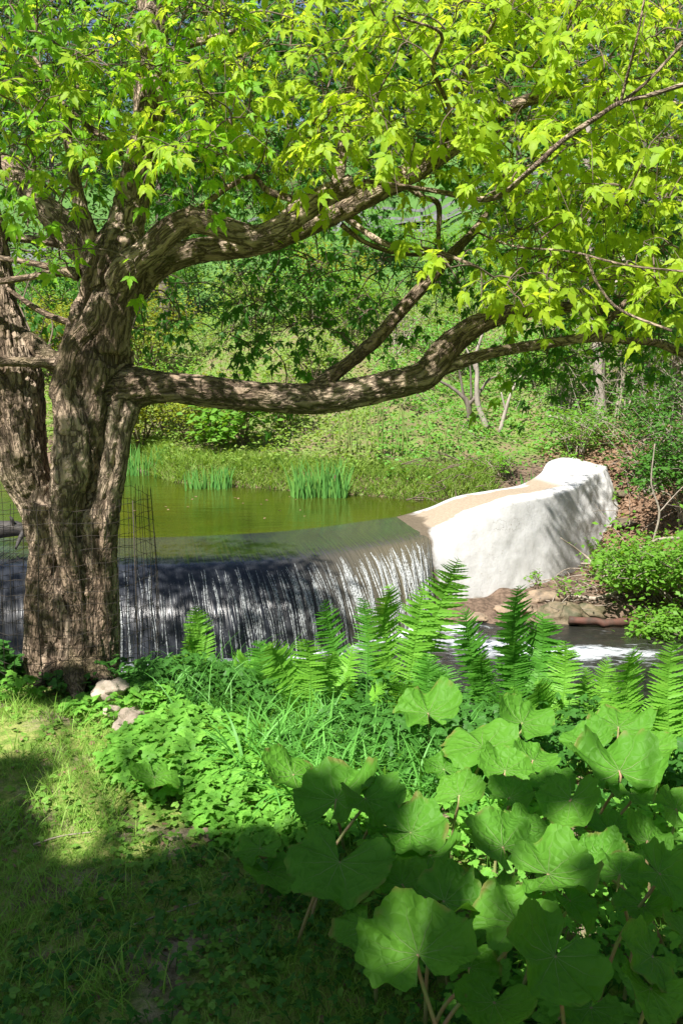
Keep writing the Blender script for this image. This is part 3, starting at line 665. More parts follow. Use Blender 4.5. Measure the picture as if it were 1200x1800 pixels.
q = np.stack([(perp*fa).sum(1), (perp*fb).sum(1), (cum[bi]+bt*np.sqrt(L2[bi]))*.27], -1)
# big flutes and knots, then long ridges, then plates
big = fbm(V*np.array([5, 5, 2.0]), 3, 3)
tw = V.copy(); ang = V[:, 2]*.6
fl = 1-np.abs(noise3(q*np.array([11, 11, 11])+5, 12))*2
rg = np.minimum(np.abs(fbm(q*27, 2, 15))*3.2, 1)-.6
rg2 = np.minimum(np.abs(fbm(q*np.array([55, 55, 110.]), 2, 16))*3.0, 1)-.6
pl = fbm(q*90, 2, 19)
lowt = (LI[bi] <= 1).astype(float)
amp = np.clip(rad/.16, .25, 1)
disp = amp*(.040*big*lowt + .010*fl*lowt + .014*rg + .009*rg2 + .004*pl)
# knots / hollows on the trunk
for (kx, ky, kD, kr, ka) in [(130, 700, 4.6, .055, -.05), (128, 705, 4.6, .10, .035), (150, 890, 4.6, .06, -.045), (125, 850, 4.6, .09, .03), (165, 905, 4.6, .05, .04), (105, 1060, 4.6, .05, .02), (150, 960, 4.6, .05, -.03), (158, 1030, 4.6, .04, -.04), (160, 1075, 4.6, .035, -.035), (200, 470, 4.6, .04, -.02), (345, 366, 4.6, .03, .02)]:
    kp = np.array(P(kx, ky, kD)); dd = V-kp; dxz = np.sqrt(dd[:, 0]**2+(dd[:, 2]*.6)**2)
    g = np.exp(-(dxz/kr)**2)*(V[:, 1] < T0)
    disp += ka*g*lowt
# deep vertical crevice up the middle of the front
for pts_ in ([(150, 1130), (146, 1060), (140, 1010), (132, 950), (128, 900)], [(170, 1010), (165, 950), (180, 880), (196, 820), (205, 740), (212, 680)], [(196, 520), (200, 480), (205, 455)]):
    for a, b in zip(pts_[:-1], pts_[1:]):
        pa, pb = np.array(P(*a, 4.62)), np.array(P(*b, 4.62)); a2, b2 = pa[[0, 2]], pb[[0, 2]]
        t = np.clip(((V[:, [0, 2]]-a2)@(b2-a2))/((b2-a2)@(b2-a2)), 0, 1)
        d = np.linalg.norm(V[:, [0, 2]]-(a2+t[:, None]*(b2-a2)), axis=1)
        disp -= .016*np.exp(-(d/.012)**2)*(V[:, 1] < T0)*lowt
V = V + N*disp[:, None]
fl_ = LI[bi][F[:, 0]]
for li, nm in enumerate(strands):
    f = F[fl_ == li]; used, inv = np.unique(f, return_inverse=True)
    o_ = npmesh(nm, V[used], inv.reshape(-1, 4), M['bark'], maple, attrs={'bark': q[used]})
# tree nodes for twigs to grow from
nodes = []
for s_ in skel:
    if s_[2] >= 2 or s_[0][2] > 2.0: nodes.append((*s_[0][:3], 0))
for b_ in branches:
    c_ = curve(b_, 6); V_, F_ = tube(c_[:, :3], c_[:, 3]*1.0, 10)
    wob = noise3(V_*30, 8)*.12; cc = np.repeat(c_[:, :3], 10, 0)
    V_[:len(cc)] += (V_[:len(cc)]-cc)*wob[:len(cc), None]
    Q4 = F_[:-20]; cap = F_[-20:]
    qq = np.vstack([(V_[:len(cc)]-cc) + norm(np.repeat(np.gradient(c_[:, :3], axis=0), 10, 0))*np.repeat(np.arange(len(c_))*.01, 10)[:, None], np.zeros((2, 3))])
    npmesh('branch', V_, Q4, M['bark'], maple, attrs={'bark': qq})
    for c in c_[4:]: nodes.append((c[0], c[1], c[2], 0))
nodes = [np.array(n[:3]) for n in nodes]

# compound leaf: three (or five) toothed pointed leaflets
def leaflet(L, Wd, o, ang, droop, fold=.25, teeth=True):
    ys = [0, .16, .36, .55, .74, 1.0]; ws = [.02, .34, .50, .42, .22, 0]
    if teeth: ys = [0, .14, .34, .46, .62, .70, 1.0]; ws = [.02, .36, .52, .36, .40, .20, 0]
    V_ = []; F_ = []
    for k, (y_, w_) in enumerate(zip(ys, ws)):
        z = -droop*y_*y_*L
        V_ += [(-w_*Wd*L, y_*L, z+fold*w_*Wd*L), (0, y_*L, z), (w_*Wd*L, y_*L, z+fold*w_*Wd*L)]
    for k in range(len(ys)-1):
        a = k*3; F_ += [(a, a+1, a+4, a+3), (a+1, a+2, a+5, a+4)]
    V_ = np.array(V_); c, s = math.cos(ang), math.sin(ang)
    V_ = np.stack([V_[:, 0]*c+V_[:, 1]*s, -V_[:, 0]*s+V_[:, 1]*c, V_[:, 2]], -1)+np.array(o)
    return V_, np.array(F_)
def compound(n5=False, dr=.5):
    VV = []; FF = []; n = 0
    items = [((0, .55, -.02), 0, 1.0, dr*.9), ((.02, .42, 0), 1.0, .80, dr), ((-.02, .42, 0), -1.0, .80, dr)]
    if n5: items += [((.02, .22, .01), 1.25, .62, dr), ((-.02, .22, .01), -1.25, .62, dr)]
    for o, a, L, d in items:
        V_, F_ = leaflet(L*random.uniform(.95, 1.2), random.uniform(.40, .56), o, a+random.gauss(0, .12), d*random.uniform(.7, 1.3)); VV.append(V_); FF.append(F_+n); n += len(V_)
    V_, F_ = tube([(0, 0, 0), (0, .3, .01), (0, .6, -.01)], .012, 3, cap=False); VV.append(V_); FF.append(F_+n)
    return np.vstack(VV), np.vstack(FF)
LT = [compound(False, .2), compound(False, .45), compound(True, .3), compound(False, .1), compound(True, .5), compound(False, .3), compound(False, .7)]

def pdens(px, py):
    """how leafy the crown is in front of a place, photo pixels; 0..1"""
    d = 0
    if py < 330: d = 1
    elif py < 640: d = .9 if px > 860 + (py-330)*.12 else 0
    if px < 190 and py < 445: d = max(d, .8)
    if 560 < px < 860 and 330 < py < 400: d = .35
    return d
sunv = np.array(SUN)
LAYERS = {'bright': [], 'mid': [], 'deep': []}
twigs = MB(); 
clumps = []
def add_clump(px, py, D, r, nl, cls, size=1.0, hang=.5): clumps.append((np.array(P(px, py, D)), r, nl, cls, size, hang))
random.seed(11)
# bright upper right mass, nearer than the trunk
k = 0
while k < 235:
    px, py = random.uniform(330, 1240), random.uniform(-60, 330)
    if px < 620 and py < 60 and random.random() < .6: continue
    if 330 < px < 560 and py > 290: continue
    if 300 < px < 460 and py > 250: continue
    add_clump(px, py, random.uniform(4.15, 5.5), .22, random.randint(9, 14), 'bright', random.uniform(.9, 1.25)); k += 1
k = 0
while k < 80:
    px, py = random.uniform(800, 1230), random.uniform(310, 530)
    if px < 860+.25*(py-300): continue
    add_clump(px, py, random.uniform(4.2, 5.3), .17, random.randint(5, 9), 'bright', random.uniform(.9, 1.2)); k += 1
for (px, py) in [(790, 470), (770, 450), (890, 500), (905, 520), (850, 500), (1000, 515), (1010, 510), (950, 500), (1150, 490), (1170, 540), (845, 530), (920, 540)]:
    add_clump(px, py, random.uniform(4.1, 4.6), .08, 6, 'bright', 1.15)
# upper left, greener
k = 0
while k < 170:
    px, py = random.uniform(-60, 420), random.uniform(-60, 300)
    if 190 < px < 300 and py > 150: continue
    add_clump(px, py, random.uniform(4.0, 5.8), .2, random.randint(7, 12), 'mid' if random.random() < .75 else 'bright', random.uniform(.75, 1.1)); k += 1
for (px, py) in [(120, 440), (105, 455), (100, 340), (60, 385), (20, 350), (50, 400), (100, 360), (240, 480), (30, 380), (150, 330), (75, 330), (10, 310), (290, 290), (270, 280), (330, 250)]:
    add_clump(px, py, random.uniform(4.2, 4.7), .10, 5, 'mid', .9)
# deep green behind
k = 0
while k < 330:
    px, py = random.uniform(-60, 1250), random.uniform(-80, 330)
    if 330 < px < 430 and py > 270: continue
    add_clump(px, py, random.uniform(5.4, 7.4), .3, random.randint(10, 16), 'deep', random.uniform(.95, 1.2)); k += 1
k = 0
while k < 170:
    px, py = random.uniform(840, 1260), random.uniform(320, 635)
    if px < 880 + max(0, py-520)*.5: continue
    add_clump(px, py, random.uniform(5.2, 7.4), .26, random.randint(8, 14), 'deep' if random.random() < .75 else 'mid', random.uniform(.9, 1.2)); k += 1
# hanging dark sprays between the limbs
k = 0
while k < 85:
    px, py = random.uniform(240, 850), random.uniform(440, 640)
    lim = 560 + 60*math.exp(-((px-450)/90)**2) + 25*math.exp(-((px-620)/60)**2) - max(0, px-650)*.15
    if px < 300: lim = 545
    if py > lim: continue
    if py < 480 and px < 420: continue
    add_clump(px, py, random.uniform(5.5, 6.8), .20, random.randint(6, 10), 'deep', random.uniform(.85, 1.05), .9); k += 1
for (px, py) in [(455, 632), (500, 640), (440, 610), (520, 615), (390, 610), (585, 585), (625, 615), (255, 580), (300, 570), (505, 735), (985, 640), (1010, 650), (960, 630), (930, 650), (1040, 630), (1130, 640), (90, 560), (85, 610), (60, 600), (640, 440), (690, 430), (730, 420), (660, 480), (720, 500), (600, 450), (560, 460), (800, 500), (650, 400)]:
    add_clump(px, py, random.uniform(5.3, 6.2), .10, 6, 'deep', .95, .9)
k = 0
while k < 60:
    px, py = random.uniform(290, 720), random.uniform(240, 400)
    if 335 < px < 430 and 285 < py < 350: continue
    if 600 < px and py > 375: continue
    add_clump(px, py, random.uniform(6.6, 9.5), .3, random.randint(9, 13), 'deep', random.uniform(1.1, 1.3)); k += 1
k = 0
while k < 75:
    px, py = random.uniform(270, 560), random.uniform(255, 380)
    if 330 < px < 420 and 285 < py < 350: continue
    if py > 375-.0*px: continue
    add_clump(px, py, random.uniform(5.6, 7.2), .2, random.randint(6, 10), 'deep', random.uniform(.9, 1.1)); k += 1
for _ in range(24):
    add_clump(random.uniform(-40, 130), random.uniform(460, 620), random.uniform(6.5, 8), .2, 7, 'deep', 1.0)
NVIS = len(clumps)
# the part of the crown above the picture; gaps where the photograph shows sun reaching the things below
LIT = []   # (x, y, z, radius) places the sun reaches
def keep_dark(p, holes):
    for (hx, hy, hz, hr) in holes:
        t = (p[2]-hz)/sunv[2]; gx_, gy_ = p[0]-sunv[0]*t, p[1]-sunv[1]*t
        if (gx_-hx)**2+(gy_-hy)**2 < hr*hr: return False
    return True
DARK = [(-4.4, 11.6, -1.6, 1.4), (-2.8, 11.6, -1.6, 1.3), (-1.5, 11.7, -1.6, .9), (-1.2, 12.4, -1.2, .9), (-.5, 12.0, -1.6, .6)]   # left half of the falls lies in shade
k = 0
while k < 290:
    hx, hy, hz, hr = random.choice(DARK); a = random.uniform(0, 6.28); rr = hr*math.sqrt(random.random())
    z = random.uniform(4.2, 6.5); t = (z-hz)/sunv[2]
    clumps.append((np.array([hx+rr*math.cos(a)+sunv[0]*t, hy+rr*math.sin(a)+sunv[1]*t, z]), .3, 14, 'deep', 1.2, .4)); k += 1

random.seed(21)
for _ in range(120):
    s_ = skel[random.randrange(len(skel))]
    if s_[0][2] > 3.0 or s_[0][0] > 1.6: continue
    p0 = s_[0][:3]+np.array([random.gauss(0, .05), 0, random.gauss(0, .08)])
    t = random.uniform(1.7, 3.2)
    p1 = p0+sunv*t
    if p1[2] < 1.6+p1[1]*.30+.15: p1 = p0+sunv*(t+1.4)
    clumps.append((p1, .13, random.randint(6, 11), 'deep', 1.05, .4))
for _ in range(80):                                     # thins the sun on the right half of the white dam face
    j = random.randint(int(len(Fc)*.80), int(len(Fc)*.93)); kk = random.random()
    p0 = Fc[j]+(Bc[j]-Fc[j])*kk; t = random.uniform(7.8, 9.6)
    clumps.append((p0+sunv*t, .14, 6, 'deep', 1.0, .4))
random.seed(5)
src = sorted(clumps, key=lambda c: min(float(((c[0]-n)**2).sum()) for n in nodes[::6]))
NA = np.array(nodes)
allp = {'bright': [], 'mid': [], 'deep': []}
extra = []
for (c, r, nl, cls, size, hang) in src:
    NN = np.vstack([NA]+extra) if extra else NA
    dv_ = c-NN; d2 = (dv_**2).sum(1) + 2.0*np.maximum(0, NN[:, 1]-c[1]-.3)**2*0
    j = int(np.argmin(d2)); a = NN[j]; L = math.sqrt(d2[j])
    mid1 = a+(c-a)*.35+np.array([random.gauss(0, .06)*L, random.gauss(0, .06)*L, .10*L+random.gauss(0, .05)*L])
    mid2 = a+(c-a)*.72+np.array([random.gauss(0, .06)*L, random.gauss(0, .06)*L, .08*L])
    pth = curve([a, mid1, mid2, c], 4)
    r0 = min(.012, .003+.006*L)
    V_, F_ = tube(pth, np.linspace(r0, .0024, len(pth)), 5, cap=False); twigs.add(V_, F_)
    extra.append(pth[2:])
    # fine twigs with opposite leaves
    nt_ = max(2, nl//4); left = nl
    for q_ in range(nt_):
        dirv = norm(np.array([random.gauss(0, 1), random.gauss(0, 1)-.2, random.gauss(-.1, .55)-.15*hang])); ln = r*random.uniform(.8, 1.7)
        st_ = pth[random.randint(len(pth)//2, len(pth)-1)] if q_ else c
        e1 = st_+dirv*ln*.5+np.array([0, 0, .02]); e2 = st_+dirv*ln+np.array([0, 0, -.25*ln*hang*2])
        pp = curve([st_, e1, e2], 3)
        V_, F_ = tube(pp, np.linspace(.0022, .0010, len(pp)), 4, cap=False); twigs.add(V_, F_)
        T = norm(np.gradient(pp, axis=0)); m = max(2, int(round(nl/nt_)))
        for z_ in range(m):
            t = len(pp)-1 if z_ == 0 else random.randint(1, len(pp)-1)
            side = norm(np.cross(T[t], np.array([0, 0, 1.])))*(1 if z_ % 2 else -1)
            ld = T[t]*random.uniform(.3, 1.1)+side*random.uniform(.3, 1.1)*(0 if z_ == 0 else 1)+np.array([random.gauss(0, .15), random.gauss(0, .15), random.uniform(-.8, .25)*hang*1.1])
            up = np.array([random.gauss(0, .45)-.15, random.gauss(0, .45)-.40, 1.])
            allp[cls].append((pp[t], ld, up, size*random.uniform(.5, 1.25)*(.88 if cls == 'deep' else 1)))
twigs.build('twigs', M['twig'], maple)
SUNNY = [(.55, 4.35, .7, .40), (1.0, 4.2, .7, .38), (.15, 4.3, .6, .3), (1.35, 3.8, .6, .3), (.5, 4.4, .25, .42), (1.0, 4.15, .25, .38), (-.15, 4.2, .2, .35), (1.4, 3.7, .25, .35), (.6, 3.0, .3, .7), (1.1, 2.9, .3, .4), (-.5, 3.6, .1, .55), (-1.2, 3.7, 0, .7), (-1.5, 3.3, 0, .4), (0, 3.6, .2, .5)]
for cls in allp: allp[cls] = [l for l in allp[cls] if keep_dark(l[0], SUNNY) or random.random() < .07]
for cls, mat in (('bright', 'leaf_young_lit'), ('mid', 'leaf_mid'), ('deep', 'leaf_deep')):
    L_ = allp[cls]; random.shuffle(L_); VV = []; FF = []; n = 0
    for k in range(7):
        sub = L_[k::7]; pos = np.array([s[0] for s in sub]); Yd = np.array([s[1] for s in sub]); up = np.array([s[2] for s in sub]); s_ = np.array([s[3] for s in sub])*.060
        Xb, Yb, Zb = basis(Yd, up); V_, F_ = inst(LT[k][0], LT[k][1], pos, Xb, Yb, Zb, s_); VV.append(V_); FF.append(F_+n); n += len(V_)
    npmesh({'bright': 'young_lit_foliage', 'mid': 'foliage', 'deep': 'foliage'}[cls], np.vstack(VV), np.vstack(FF), M[mat], maple)
print('leaves', {k: len(v) for k, v in allp.items()}, 'verts trunk', len(V))

# ------------------------------------------------------------------ foreground planting
def upn(n, a=.5): return np.stack([rng.normal(0, a, n), rng.normal(0, a, n)-.15, np.ones(n)], -1)
def rdir(n, zmin=-.3, zmax=.5):
    a = rng.uniform(0, 6.283, n); return np.stack([np.cos(a), np.sin(a), rng.uniform(zmin, zmax, n)], -1)
def leaf_tpl(wd=.5, fold=.15, droop=.25, seg=4, teeth=0.0):
    ys = np.linspace(0, 1, seg+1); V_ = []; F_ = []
    for k, y_ in enumerate(ys):
        w_ = wd*.5*math.sin(math.pi*min(1, y_*.92+.06))**.8*(1+teeth*(1 if k % 2 else -1))
        if k == seg: w_ = 0.01
        z = -droop*y_*y_; V_ += [(-w_, y_, z+fold*w_), (0, y_, z), (w_, y_, z+fold*w_)]
    for k in range(seg):
        a = k*3; F_ += [(a, a+1, a+4, a+3), (a+1, a+2, a+5, a+4)]
    return np.array(V_), np.array(F_)
def tri_leaf(wd=.62, lob=.25):
    VV = []; FF = []; n = 0
    for a, L in ((0, 1), (1.15, .85), (-1.15, .85)):
        V_, F_ = leaf_tpl(wd, .18, .22, 6, lob); c, s = math.cos(a), math.sin(a)
        V_ = V_*L; V_ = np.stack([V_[:, 0]*c+V_[:, 1]*s, -V_[:, 0]*s+V_[:, 1]*c, V_[:, 2]], -1)
        VV.append(V_); FF.append(F_+n); n += len(V_)
    return np.vstack(VV), np.vstack(FF)
CARD = leaf_tpl(.6, .2, .25, 2)
def scatter(name, pos, Yd, up, s_, mat, tpl=CARD, parent=None):
    Xb, Yb, Zb = basis(Yd, up); V_, F_ = inst(tpl[0], tpl[1], pos, Xb, Yb, Zb, s_)
    return npmesh(name, V_, F_, M[mat], parent)
def blades(pos, ln, wd, lean, curl, seg=3):
    n = len(pos); a = rng.uniform(0, 6.283, n); d = np.stack([np.cos(a), np.sin(a), 0*a], -1)
    b = rng.uniform(0, 6.283, n); side = np.stack([np.cos(b), np.sin(b), 0*b], -1)
    V_ = []
    for k in range(seg+1):
        t = k/seg; hx = lean*t+curl*t*t; hz = np.sqrt(np.clip(1-(hx*.75)**2, .12, 1))*t - np.maximum(0, curl-.6)*t*t*.7
        c = pos + d*(ln*hx)[:, None]; c[:, 2] += ln*hz
        w_ = wd*(1-t**2.2)*.5+.0002
        V_ += [c-side*w_[:, None], c+side*w_[:, None]] if np.ndim(w_) else [c-side*w_, c+side*w_]
    V_ = np.stack(V_, 1); m = 2*(seg+1)
    F_ = np.array([[2*k, 2*k+1, 2*k+3, 2*k+2] for k in range(seg)])[None]+(np.arange(n)*m)[:, None, None]
    return V_.reshape(-1, 3), F_.reshape(-1, 4)
# lawn grass
n = 95000
D_ = rng.uniform(1.75, 5.1, n)**1.0; x = rng.uniform(-2.3, .75, n)*(.35+.65*D_/5.1*1.1); y = D_
q = np.stack([x, y, x*0], -1)
den = fbm(q*2.2, 3, 61); bare = fbm(q*5, 2, 63)
keep = (den+bare*.5 > -.42) & (x < .30+.25*fbm(q*1.5, 2, 66)-.35*sstep(2.9, 3.4, y)) & ~((y > 4.35) & (rng.random(n) < .55))
x, y = x[keep], y[keep]; den = den[keep]
pos = np.stack([x, y, terrain(x, y)-.004], -1)
ln = (.014+.030*rng.random(len(x))**1.6)*(1+.45*den); wd = rng.uniform(.0012, .0028, len(x))
V_, F_ = blades(pos, ln, wd, rng.uniform(.1, .9, len(x)), rng.uniform(0, .5, len(x)))
tag(npmesh('grass', V_, F_, M['grass']), 'patchy short lawn grass in front of the big maple', 'grass', kind='stuff')
# taller tufts
n = 2600; cx = rng.uniform(-1.6, .1, 70); cy = rng.uniform(2.0, 4.4, 70); ci = rng.integers(0, 70, n)
x = cx[ci]+rng.normal(0, .05, n); y = cy[ci]+rng.normal(0, .05, n); pos = np.stack([x, y, terrain(x, y)], -1)
V_, F_ = blades(pos, rng.uniform(.05, .11, n), rng.uniform(.002, .004, n), rng.uniform(.1, .7, n), rng.uniform(.1, .7, n), 4)
tag(npmesh('grass_tufts', V_, F_, M['grass']), 'taller tufts of grass among the lawn weeds', 'grass', kind='stuff')
# small weeds: clover-like leaves all over the lawn and under the butterbur
n = 9000; y = rng.uniform(1.7, 4.9, n); x = rng.uniform(-.42, .42, n)*y*1.1
q = np.stack([x, y, x*0], -1); dn = fbm(q*3.1, 3, 71); keep = (dn > .0) | (rng.random(n) < .22); x, y = x[keep], y[keep]
pos = np.stack([x, y, terrain(x, y)+rng.uniform(.004, .035, len(x))], -1)
scatter_w = scatter('lawn_weeds', pos, rdir(len(x), -.2, .3), upn(len(x), .35), rng.uniform(.010, .024, len(x)), 'clover', tri_leaf(.8, .1))
tag(scatter_w, 'low round-leaved weeds creeping over the lawn', 'weeds', kind='stuff')
# dry leaf bits and soil crumbs on the lawn
n = 1300; y = rng.uniform(1.8, 5.0, n); x = rng.uniform(-.42, .42, n)*y
pos = np.stack([x, y, terrain(x, y)+rng.uniform(.003, .012, n)], -1)
tag(scatter('leaf_litter', pos, rdir(n, -.15, .15), upn(n, .5), rng.uniform(.010, .032, n), 'dry'), 'dry brown leaf scraps lying on the lawn', 'leaf litter', kind='stuff')

def herb_patch(name, cx, cy, rx, ry, n, h0, h1, s0, s1, mat, label, tpl=None, cat='herbs', stems=True):
    r = np.sqrt(rng.random(n)); a = rng.uniform(0, 6.283, n)
    x = cx+rx*r*np.cos(a); y = cy+ry*r*np.sin(a)
    q = np.stack([x, y, x*0], -1); dn = .5+.5*fbm(q*4.5, 2, 81)
    z0 = terrain(x, y); hh = (h0+(h1-h0)*rng.random(n)**.7)*np.clip(1.15-r**3*.7, .2, 1)*(.6+.5*dn)
    pos = np.stack([x, y, z0+hh], -1)
    Xb, Yb, Zb = basis(rdir(n, -.35, .25), upn(n, .38)); tp = tpl or tri_leaf()
    s_ = rng.uniform(s0, s1, n)
    V_, F_ = inst(tp[0], tp[1], pos, Xb, Yb, Zb, s_)
    mb = MB(); mb.add(V_, F_)
    if stems:
        for k in range(0, n, 3):
            b = np.array([x[k]+rng.normal(0, .02), y[k]+rng.normal(0, .02), z0[k]-.01])
            V2, F2 = tube([b, (b+pos[k])/2+np.array([rng.normal(0, .008), rng.normal(0, .008), 0]), pos[k]], .0014, 3, cap=False); mb.add(V2, F2)
    return tag(mb.build(name, M[mat]), label, cat, kind='stuff')
herb_patch('herb_patch', -.52, 3.62, .36, .42, 1500, .03, .13, .028, .048, 'herb', 'bright sunlit bed of lobed three-part leaves beside the pale stones')
herb_patch('herb_patch', -.18, 3.2, .34, .34, 950, .03, .13, .024, .042, 'herb', 'bed of lobed leaves left of the strap-leaved clump')
herb_patch('herb_patch', -.9, 4.2, .3, .28, 420, .02, .12, .026, .042, 'herb', 'fresh green leaves in front of the upper pale stone')
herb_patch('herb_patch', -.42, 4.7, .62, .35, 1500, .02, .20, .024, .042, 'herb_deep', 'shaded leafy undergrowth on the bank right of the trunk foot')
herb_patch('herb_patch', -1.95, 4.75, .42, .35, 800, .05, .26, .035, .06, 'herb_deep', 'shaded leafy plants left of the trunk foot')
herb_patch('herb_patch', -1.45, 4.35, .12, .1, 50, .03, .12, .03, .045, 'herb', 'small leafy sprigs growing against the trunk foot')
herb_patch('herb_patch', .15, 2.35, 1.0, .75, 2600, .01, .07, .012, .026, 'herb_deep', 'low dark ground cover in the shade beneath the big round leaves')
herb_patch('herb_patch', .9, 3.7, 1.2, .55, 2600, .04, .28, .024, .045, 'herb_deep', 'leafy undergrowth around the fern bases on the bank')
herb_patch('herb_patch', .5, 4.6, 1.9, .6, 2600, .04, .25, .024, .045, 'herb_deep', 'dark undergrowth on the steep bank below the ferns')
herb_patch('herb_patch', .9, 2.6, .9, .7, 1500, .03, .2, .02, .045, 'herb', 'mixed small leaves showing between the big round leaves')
# strap leaved clump and loose strappy grass
def strap(cx, cy, rx, ry, n, l0, l1, w0, w1, mat, name, label, mx=1.3):
    r = np.sqrt(rng.random(n)); a = rng.uniform(0, 6.283, n); x = cx+rx*r*np.cos(a); y = cy+ry*r*np.sin(a)
    pos = np.stack([x, y, terrain(x, y)-.01], -1)
    V_, F_ = blades(pos, rng.uniform(l0, l1, n), rng.uniform(w0, w1, n), rng.uniform(.05, .5, n), rng.uniform(.2, mx, n), 7)
    return tag(npmesh(name, V_, F_, M[mat]), label, 'grass', kind='stuff')
strap(.06, 3.55, .46, .42, 1500, .14, .30, .008, .016, 'strap', 'strap_leaf_clump', 'lush clump of arching strap leaves behind the big round leaves')
strap(.42, 3.35, .22, .25, 300, .12, .24, .008, .014, 'strap', 'strap_leaf_clump', 'arching strap leaves at the right edge of the strap-leaved clump')
strap(-.42, 4.3, .40, .30, 420, .12, .32, .003, .008, 'strap', 'bank_grass', 'loose long grass on the bank under the waterfall', 1.0)
strap(-.2, 4.75, .5, .2, 160, .15, .38, .003, .007, 'fern_dark', 'bank_grass', 'dark grass blades rising in front of the falling water', .7)

# butterbur: every big round leaf on its stalk
def blade_mesh(seed, ruffle=.07, cup=.16):
    rs_ = random.Random(seed); nth, nr_ = 88, 12
    sin_ = rs_.uniform(10, 26); V_ = []; uvs = []; F_ = []
    ph = [rs_.uniform(0, 6.28) for _ in range(8)]; el = rs_.uniform(.92, 1.1)
    fold = rs_.uniform(-.1, .55); fold2 = rs_.uniform(-.65, .35); fold3 = rs_.uniform(-.45, .45)
    tear = [(rs_.uniform(-140, 140), rs_.uniform(.04, .14)) for _ in range(2)]
    for a_ in range(nth+1):
        th = R(-(180-sin_) + 2*(180-sin_)*a_/nth)
        R0 = 1.0 - .26*abs(th/math.pi)**2.2 + .03*math.cos(2*th+ph[7]) + .022*math.cos(3*th+ph[0]) + .016*math.cos(5*th+ph[1])
        lobe = .018*math.cos(11*th+ph[6])+.012*math.cos(19*th+ph[3]) ; R0 += lobe + rs_.uniform(-.028, .022)*(1 if a_ % 2 else .6)
        if abs(abs(math.degrees(th))-(180-sin_)) < 8: R0 *= .86
        for (ta, tb) in tear:
            R0 -= tb*math.exp(-((math.degrees(th)-ta)/4)**2)
        for r_ in range(nr_+1):
            r = R0*(r_/nr_); xx, yy = r*math.sin(th)*el, r*math.cos(th)
            z = cup*r*r - .02 + ruffle*(r**2.2)*(math.sin(5*th+ph[2])+.6*math.sin(8*th+ph[3])+.35*math.sin(13*th+ph[4]))
            z += .05*r*math.sin(2*th+ph[5]) + .005*math.cos(th*360/33)*min(1, r*3)
            z -= .22*max(0, r-.75)*rs_.random()*.4
            z += fold*(abs(xx)-.35)*r + fold2*max(0, yy-.2)**2 + fold3*xx*abs(xx)
            V_.append((xx, yy, z)); uvs.append((xx, yy, 0))
    m = nr_+1
    for a_ in range(nth):
        for r_ in range(nr_): F_.append((a_*m+r_, a_*m+r_+1, (a_+1)*m+r_+1, (a_+1)*m+r_))
    return np.array(V_), np.array(F_), np.array(uvs)
def butterbur(px, py, wpx, z, tip, tilt, roll, label, seed, cup=.16, ruf=.07, foot=None):
    """tip: compass of the leaf tip (0 away from camera, 90 right); tilt: lean of the blade towards the camera; roll sideways"""
    c = PZ(px, py, z); s = wpx*depth(c)/1800/1.96
    c.x *= 1; V_, F_, uv = blade_mesh(seed, ruf, cup)
    tilt = tilt*.62; roll = roll*1.4
    Mx = Matrix.Rotation(R(tilt), 3, 'X') @ Matrix.Rotation(R(roll), 3, 'Y') @ Matrix.Rotation(R(-tip), 3, 'Z')
    A_ = np.array(Mx)
    off = A_@np.array([0, .25, 0])*s
    V_ = (V_*s)@A_.T + np.array(c) - off
    j = np.array(c)-off + A_@np.array([0, 0, -.02])*s
    fx, fy = foot if foot else (j[0]+rng.normal(0, .08)-.05*math.sin(R(tip)), j[1]+.05+rng.normal(0, .05))
    g = np.array([fx, fy, tz(fx, fy)-.02])
    root = empty('butterbur_leaf', tuple(g), label, 'butterbur leaf', 'big round butterbur leaves')
    npmesh('blade', V_, F_, M['butterbur'], root, attrs={'leafuv': uv+np.array([seed*.0, 0, 0])})
    back = A_@np.array([0, -.25, 0])*s
    pp = curve([g, g*.55+j*.45+np.array([0, 0, .04])+back*.6, j+back*.3+np.array([0, 0, -.03]), j], 5)
    V2, F2 = tube(pp, np.linspace(.0052, .0034, len(pp)), 7); mb = MB(); mb.add(V2, F2); mb.build('stalk', M['stalk_red'], root)
